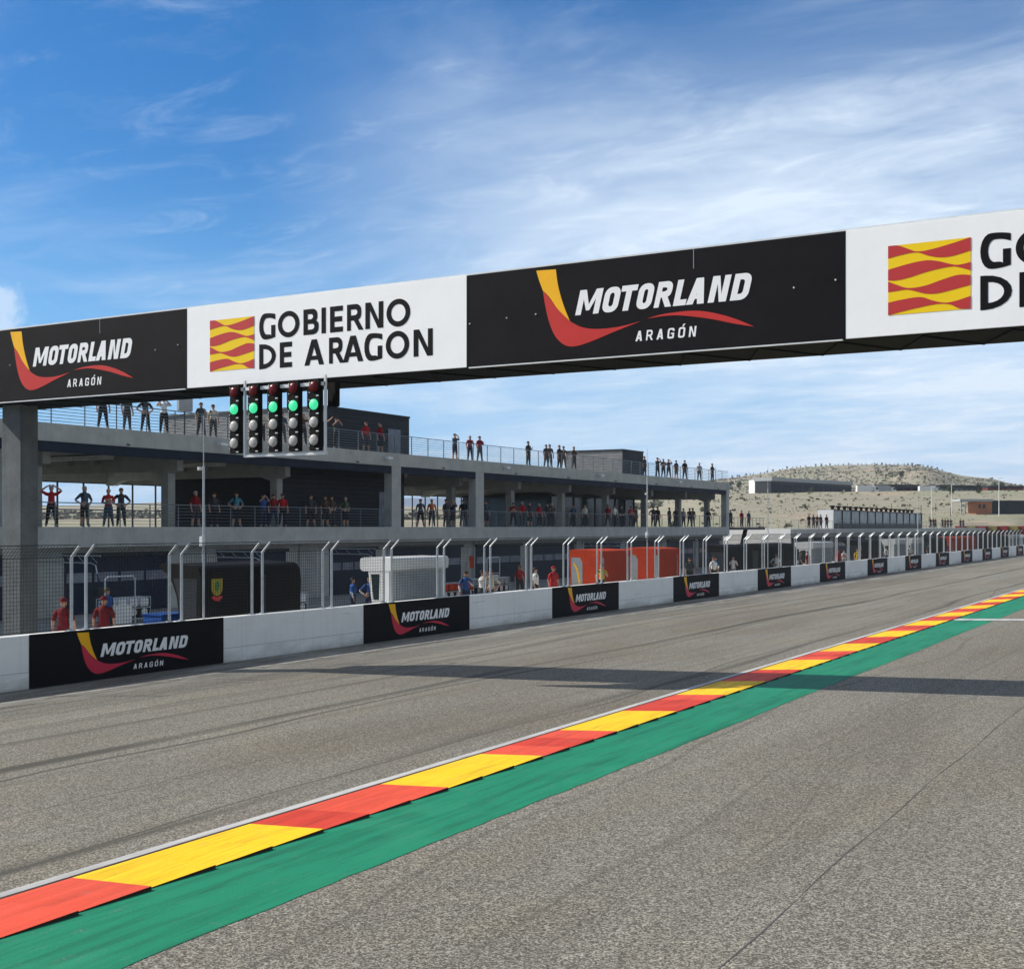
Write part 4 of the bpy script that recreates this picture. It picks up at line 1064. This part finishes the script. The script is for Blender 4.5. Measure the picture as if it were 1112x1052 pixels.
def far_truck(a, D, label, m, L_=9, rz=R(30), z=None):
    x, y = cam2w(a * D, D)
    t = thing('parked_truck', label, 'truck', (x, y, hz(a, D) if z is None else z), 'trucks parked on the plateau' if z is None else 'trucks parked in the paddock', rz)
    q = MB(); q.box(0, L_, 0, 2.5, 1.0, 4.0, 0, .06); q.build('cargo_box', m, t)
    q = MB(); q.prism([(L_+.3,.7),(L_+.3,3.4),(L_+1.8,3.4),(L_+2.5,2.2),(L_+2.6,.7)], .1, 2.4); cb = q.build('cab', M['white'], t)
    q = MB(); q.poly([(L_+1.85,-.0+.08,3.2),(L_+2.42,.08,2.2),(L_+1.2,.08,2.2),(L_+1.2,.08,3.2)]); q.build('window', M['glass'], cb)
    for wx in (1.2, 2.4, L_+1.4):
        q = MB(); q.tube([(wx,-.02,.5),(wx,.35,.5)], .5, 14); q.tube([(wx,2.15,.5),(wx,2.52,.5)], .5, 14); q.build('wheel', M['rubber'], t)
far_truck(.2765, 545, 'white truck on the plateau just right of the grey hall', M['white'], 7)
far_truck(.2905, 548, 'blue grey truck on the plateau right of the white one', M['grey'], 7)
far_truck(.3265, 550, 'white truck between the dark shed and the green shed', M['white'], 7)
p0 = cam2w(.3015*555, 555); p1 = cam2w(.3255*560, 560)
far_building(p0, p1, 17.8, 5.2, 10, 'dark low shed on the plateau between parked trucks', (M['dark'], M['dark'], M['dark'], M['black']), bays=4, endw=False, name='storage_shed')
p0 = cam2w(.342*555, 555); p1 = cam2w(.378*565, 565)
far_building(p0, p1, 17.8, 5.0, 10, 'long dark green shed on the plateau', (mat('shed_green', (.05,.075,.06), .7), M['dark'], M['dark'], M['strip']), bays=9, endw=False, name='storage_shed')
p0 = cam2w(.381*555, 555); p1 = cam2w(.4095*560, 560)
far_building(p0, p1, 17.8, 4.6, 10, 'long maroon shed at the right end of the plateau', (mat('shed_maroon', (.16,.045,.04), .7), M['dark'], M['dark'], mat('shed_maroon_door', (.10,.035,.03), .7)), bays=8, endw=False, name='storage_shed')
# brick house on the slope
D = 340
p0 = cam2w(.3585*D, D); p1 = cam2w(.41*D, D)
t = thing('brick_house', 'low orange brick house with a flat grey roof on the slope', 'house', (p0[0], p0[1], 8.9), None, math.atan2(p1[1]-p0[1], p1[0]-p0[0]))
q = MB(); q.box(4.4, 8.8, 0, 6, -5, 2.1); wlb = q.build('wall', M['brick'], t)
for a_ in (5.1, 6.3):
    q = MB(); q.box(a_, a_+.7, -.05, -.002, .2, 1.4); q.build('window', M['glass'], wlb)
q = MB(); q.box(0, 9.0, -.4, 6.4, 2.1, 2.75, 0, .04); q.build('roof', M['grey'], t)
q = MB(); q.box(.3, .6, .0, .3, -5, 2.1); q.build('post', M['grey'], t)
q = MB(); q.box(8.85, 26, .8, 6, -1.2, 1.9); q.box(8.85,26,.6,6.2,1.9,2.4); q.build('annexe', M['darksteel'], t)
# striped barrier at the foot of the slope
t = thing('striped_barrier', 'low barrier striped red and yellow behind the far end of the garages', 'barrier', (*cam2w(.355*272, 272), 2.2))
for k in range(9):
    x, y = cam2w((.355 + k*.0085) * 272, 272); xo, yo = cam2w(.355*272, 272)
    q = MB(); q.box(x-xo, x-xo+2.05, y-yo-.4, y-yo+1.05, -2, 2.1, 0, .05); q.build('block', M['bar_red'] if k % 2 == 0 else M['bar_olive'], t)
# lamp posts on the slope
for i, (a, D, h, lb_) in enumerate([(.336, 300, 9, 'pale lamp post on the slope right of the glazed hall'), (.390, 330, 10, 'tall pale lamp post on the slope below the maroon shed'), (.352, 340, 8, 'pale lamp post on the slope left of the brick house')]):
    x, y = cam2w(a*D, D); z = hz(a, D)
    t = thing('lamp_post', lb_, 'lamp post', (x, y, z), 'lamp posts on the slope')
    q = MB(); q.tube([(0,0,-.3),(0,0,h)], .12, 8, r1=.07); q.build('pole', M['wsteel'], t)
    q = MB(); q.box(-.2,1.0,-.15,.15,h-.05,h+.12,0,.03); q.build('lamp_head', M['wsteel'], t)
for i in range(12):
    a = .245 + i * .0118; D = 330 + (i % 3) * 12
    x, y = cam2w(a*D, D); t = thing('slope_post', 'thin dark post on the sandy slope, %s from left' % ORD[i], 'post', (x, y, hz(a, D)), 'posts on the sandy slope')
    q = MB(); q.tube([(0,0,-.3),(0,0,2.2)], .09, 6); q.build('stake', M['darksteel'], t); q = MB(); q.box(-.14,.14,-.14,.14,2.2,2.3); q.build('stake_cap', M['darksteel'], t)
# paddock trucks seen through the open terrace
for i, (lat, D, rz) in enumerate([(-.375,150,R(20)),(-.335,140,R(15)),(-.298,150,R(40)),(-.08,150,R(30)),(-.05,165,R(20)),(.012,180,R(25)),(.04,190,R(35)),(-.02,175,R(10))]):
    far_truck(lat, D, 'white truck in the paddock seen through the terrace windows, %s from left' % ORD[i], M['white'], 8, rz, 0)

# trees on the skyline: clumps of leaf faces on a tapered trunk
def tree_pair(seed, h=5.0, w=2.4):
    rr = random.Random(seed)
    q = MB(); q.tube([(0,0,-.5),(.05,0,h*.3),(.1,.05,h*.6)], .18, 6, r1=.07); q.tube([(.03,0,h*.28),(.5,.2,h*.6)], .08, 5, r1=.04); q.tube([(.03,0,h*.25),(-.5,-.2,h*.55)], .08, 5, r1=.04)
    tr = q
    c = MB()
    cl = [(rr.uniform(-.6,.6)*w*.5, rr.uniform(-.6,.6)*w*.5, h*(.10 + rr.random()*.5), rr.uniform(.5,.8)*w*.5) for _ in range(9)]
    for (cx, cy, cz, cr) in cl:
        for _ in range(42):
            d = Vector((rr.gauss(0,1), rr.gauss(0,1), rr.gauss(0,.8))).normalized() * cr * rr.uniform(.4, 1.1)
            p = Vector((cx, cy, cz)) + d; a = Vector((rr.uniform(-1,1), rr.uniform(-1,1), rr.uniform(-1,1))).normalized() * .22
            b_ = a.orthogonal().normalized() * .2; c.quad(tuple(p-a), tuple(p+b_), tuple(p+a), tuple(p-b_))
    return tr, c
protos = []
rt = random.Random(5)
def place_tree(i, a, D, s, label, group, var):
    z, x, y = hill(a, D)
    if var >= len(protos):
        t = thing('olive_tree', label, 'tree', (x, y, z), group)
        tr, c = tree_pair(var + 3); tr.build('trunk', M['bark'], t); c.build('crown', M['leaf'], t); protos.append(t)
    else:
        t = copy_tree(protos[var]); t.location = (x, y, z)
        t['label'] = label; t['group'] = group
    t.scale = (s, s, s); t.rotation_euler.z = rt.uniform(0, 6)
for i in range(46):
    a = .176 + i * .00372 + rt.uniform(-.0012, .0012)
    place_tree(i, a, 1295, rt.uniform(.35, .85), 'small dark tree on the hill skyline, %s from left' % ORD[i], 'trees along the skyline', i % 4 if i < 4 else rt.randint(0, 3))
for i, (a, D, s) in enumerate([(.175,900,1.6),(.182,905,1.5),(.386,880,1.6),(.392,885,1.8),(.404,700,1.7),(.351,470,1.0),(.374,480,1.0),(.240,520,.8),(.312,870,1.4)]):
    place_tree(i, a, D, s, 'lone dark tree below the skyline, %s from left' % ORD[i], 'lone trees below the skyline', i % 4)
# scrub and orchard rows: uncountable
sc_ = MB(); rs = random.Random(9)
def clump(x, y, z, r, n=7):
    for _ in range(n):
        p = Vector((x + rs.uniform(-r, r)*.7, y + rs.uniform(-r, r)*.7, z + rs.uniform(0, r)*.8)); a = Vector((rs.uniform(-1,1), rs.uniform(-1,1), rs.uniform(-.6,.6))).normalized() * r * .55
        b_ = a.orthogonal().normalized() * r * .5; sc_.quad(tuple(p-a), tuple(p+b_), tuple(p+a), tuple(p-b_))
for i in range(900):
    a = rs.uniform(.13, .33); D = rs.choice([720 + 26*k for k in range(22)]) + rs.uniform(-3, 3)
    if abs(a - .331) < .02: continue
    z, x, y = hill(a, D); clump(x, y, z, rs.uniform(.7, 1.3))
for i in range(420):
    a = rs.uniform(.15, .44); D = rs.uniform(255, 500); z, x, y = hill(a, D)
    if x > -66: continue
    if rs.random() < .7 and mn.noise(Vector((x*.03, y*.03, 1))) < .05: continue
    clump(x, y, z, rs.uniform(.35, .9))
for i in range(300):
    a = rs.uniform(.29, .43); D = rs.uniform(760, 1290); z, x, y = hill(a, D); clump(x, y, z, rs.uniform(.8, 2.0))
wd = sc_; 
for i in range(1500):
    a = rs.uniform(-.5, .12); D = rs.uniform(560, 900); z, x, y = hill(a, D); clump(x, y, z, rs.uniform(1.3, 2.6), 8)
for i in range(5200):
    a = rs.uniform(.12, .44); D = rs.uniform(700, 1298); z, x, y = hill(a, D)
    if mn.noise(Vector((x*.012, y*.012, 7))) < rs.uniform(-.3, .25): continue
    clump(x, y, z, rs.uniform(.4, 1.1), 3)
for i in range(2600):
    a = rs.uniform(.15, .44); D = rs.uniform(250, 505); z, x, y = hill(a, D)
    if x > -56 or mn.noise(Vector((x*.04, y*.04, 2))) < rs.uniform(-.2, .3): continue
    clump(x, y, z, rs.uniform(.12, .4), 3)
sc_.build('hillside_scrub', M['scrub'], None, kind='stuff')
# trees far behind the paddock
for i in range(26):
    a = -.42 + i * .022
    place_tree(i, a, 250 + rt.uniform(-15, 25), rt.uniform(.7, 1.0), 'dark tree behind the paddock, seen through terrace, %s from left' % ORD[i], 'trees behind the paddock', rt.randint(0, 3))

hm = bpy.data.materials.new('haze_air'); hm.use_nodes = True; ht = hm.node_tree; ht.nodes.clear()
ho_ = ht.nodes.new('ShaderNodeOutputMaterial'); hv = ht.nodes.new('ShaderNodeVolumePrincipled')
hv.inputs['Color'].default_value = (.80, .88, 1, 1); hv.inputs['Density'].default_value = .00011; hv.inputs['Anisotropy'].default_value = .2
ht.links.new(hv.outputs[0], ho_.inputs['Volume'])
hb_ = MB(); hb_.box(-4400, 4400, -500, 5900, -6, 175); hb_.build('haze', hm, None, kind='stuff')
# ------------------------------------------------------------------ light, sky, camera
SD = Vector((-1.31, -.44, 1.0)).normalized()      # towards the sun
elev = math.asin(SD.z)
sun = bpy.data.lights.new('sun', 'SUN'); sun.energy = 4.6; sun.angle = R(.5); sun.color = (1, .955, .88)
so = bpy.data.objects.new('sun', sun); COL.objects.link(so); so.rotation_euler = SD.to_track_quat('Z', 'Y').to_euler()
w = bpy.data.worlds.new('World'); scene.world = w; w.use_nodes = True; nt = w.node_tree
bg = nt.nodes['Background']
sky = N(nt, 'ShaderNodeTexSky', sky_type='NISHITA'); sky.sun_disc = False; sky.sun_elevation = elev
sky.sun_rotation = math.atan2(SD.x, SD.y); sky.air_density = 1.0; sky.dust_density = .4; sky.ozone_density = 2.5; sky.altitude = 300
tc = N(nt, 'ShaderNodeTexCoord'); sx = N(nt, 'ShaderNodeSeparateXYZ'); nt.links.new(tc.outputs['Generated'], sx.inputs[0])
hsv = N(nt, 'ShaderNodeHueSaturation'); hsv.inputs['Saturation'].default_value = 1.22; hsv.inputs['Value'].default_value = 1.0
nt.links.new(mixc(nt, 1.0, sky.outputs[0], (.72, .92, 1.13), 'MULTIPLY'), hsv.inputs['Color'])
# clear pale blue band near the horizon in place of the yellowish one
base = mixc(nt, math_n(nt, 'MULTIPLY', ramp(nt, sx.outputs[2], .30, .0, True), .85), hsv.outputs[0], (2.3, 5.4, 9.2))
zz = math_n(nt, 'ADD', math_n(nt, 'MAXIMUM', sx.outputs[2], 0.0), .10)
cb = N(nt, 'ShaderNodeCombineXYZ')
nt.links.new(math_n(nt, 'DIVIDE', sx.outputs[0], zz), cb.inputs[0]); nt.links.new(math_n(nt, 'DIVIDE', sx.outputs[1], zz), cb.inputs[1])
def mapv(v, sc=(1,1,1), loc=(0,0,0), rot=0):
    m_ = N(nt, 'ShaderNodeMapping'); m_.inputs['Scale'].default_value = sc; m_.inputs['Location'].default_value = loc; m_.inputs['Rotation'].default_value = (0, 0, rot)
    nt.links.new(v, m_.inputs[0]); return m_.outputs[0]
wis = noise(nt, mapv(cb.outputs[0], (.7, 1.15, 1), (2.7, .4, 0), R(35)), 1.1, 9, .58, .7)
fin = noise(nt, mapv(cb.outputs[0], (1.6, 3.0, 1), (7.1, 2.0, 0), R(48)), 2.2, 9, .64, .7)
brd = noise(nt, mapv(cb.outputs[0], (.6, .6, 1), (3.3, 8.2, 0)), .9, 6, .58, .6)
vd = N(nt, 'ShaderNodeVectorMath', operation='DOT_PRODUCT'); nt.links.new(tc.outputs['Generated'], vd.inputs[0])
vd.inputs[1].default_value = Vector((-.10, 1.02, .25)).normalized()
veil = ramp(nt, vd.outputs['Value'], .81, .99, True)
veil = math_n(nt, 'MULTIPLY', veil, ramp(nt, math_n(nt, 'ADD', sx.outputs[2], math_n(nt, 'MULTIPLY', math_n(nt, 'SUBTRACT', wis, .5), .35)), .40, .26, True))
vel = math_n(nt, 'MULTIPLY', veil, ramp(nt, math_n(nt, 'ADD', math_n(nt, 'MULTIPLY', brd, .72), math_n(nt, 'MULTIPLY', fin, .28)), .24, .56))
th1 = math_n(nt, 'MULTIPLY', ramp(nt, wis, .47, .76, True), .46)
th2 = math_n(nt, 'MULTIPLY', math_n(nt, 'MULTIPLY', ramp(nt, fin, .48, .84, True), ramp(nt, brd, .36, .62)), .34)
cl = math_n(nt, 'ADD', math_n(nt, 'ADD', th1, th2), math_n(nt, 'MULTIPLY', vel, .88), True)
low = math_n(nt, 'MULTIPLY', ramp(nt, sx.outputs[2], .14, .0), ramp(nt, brd, .36, .62))
cl = math_n(nt, 'ADD', cl, math_n(nt, 'MULTIPLY', low, .30), True)
# one small low cumulus at the left
cd = N(nt, 'ShaderNodeVectorMath', operation='DOT_PRODUCT'); nt.links.new(tc.outputs['Generated'], cd.inputs[0]); cd.inputs[1].default_value = Vector((-.858, .650, .168)).normalized()
pn_ = noise(nt, tc.outputs['Generated'], 38, 5, .6)
cum = ramp(nt, math_n(nt, 'ADD', cd.outputs['Value'], math_n(nt, 'MULTIPLY', math_n(nt, 'SUBTRACT', pn_, .5), .0016)), .99930, .99985, True)
cl = math_n(nt, 'ADD', cl, math_n(nt, 'MULTIPLY', cum, .6), True)
skyc = mixc(nt, cl, base, (7.3, 8.5, 9.9))
# veil added to unseen eastern sky to cut blue shade; pale glare round sun
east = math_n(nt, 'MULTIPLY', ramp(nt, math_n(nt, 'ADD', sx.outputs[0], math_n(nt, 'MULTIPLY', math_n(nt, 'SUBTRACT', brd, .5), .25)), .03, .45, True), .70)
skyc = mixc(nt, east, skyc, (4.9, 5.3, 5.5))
sdn = N(nt, 'ShaderNodeVectorMath', operation='DOT_PRODUCT'); nt.links.new(tc.outputs['Generated'], sdn.inputs[0]); sdn.inputs[1].default_value = SD
skyc = mixc(nt, math_n(nt, 'MULTIPLY', ramp(nt, sdn.outputs['Value'], .60, 1.0, True), .8), skyc, (9.5, 9.0, 8.0))
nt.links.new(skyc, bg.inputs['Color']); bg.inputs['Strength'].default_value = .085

cam = bpy.data.cameras.new('cam'); co = bpy.data.objects.new('camera', cam); COL.objects.link(co)
co.location = (0, 0, 4.1); co.rotation_euler = (R(90), 0, R(29.875))
cam.sensor_fit = 'HORIZONTAL'; cam.sensor_width = 36; cam.lens = 1356 / 1112 * 36
cam.shift_y = 46 / 1112; cam.clip_end = 20000; cam.clip_start = .1
scene.camera = co
scene.view_settings.view_transform = 'Standard'; scene.view_settings.look = 'None'
scene.view_settings.exposure = 0.34; scene.view_settings.gamma = 1
scene.cycles.max_bounces = 6
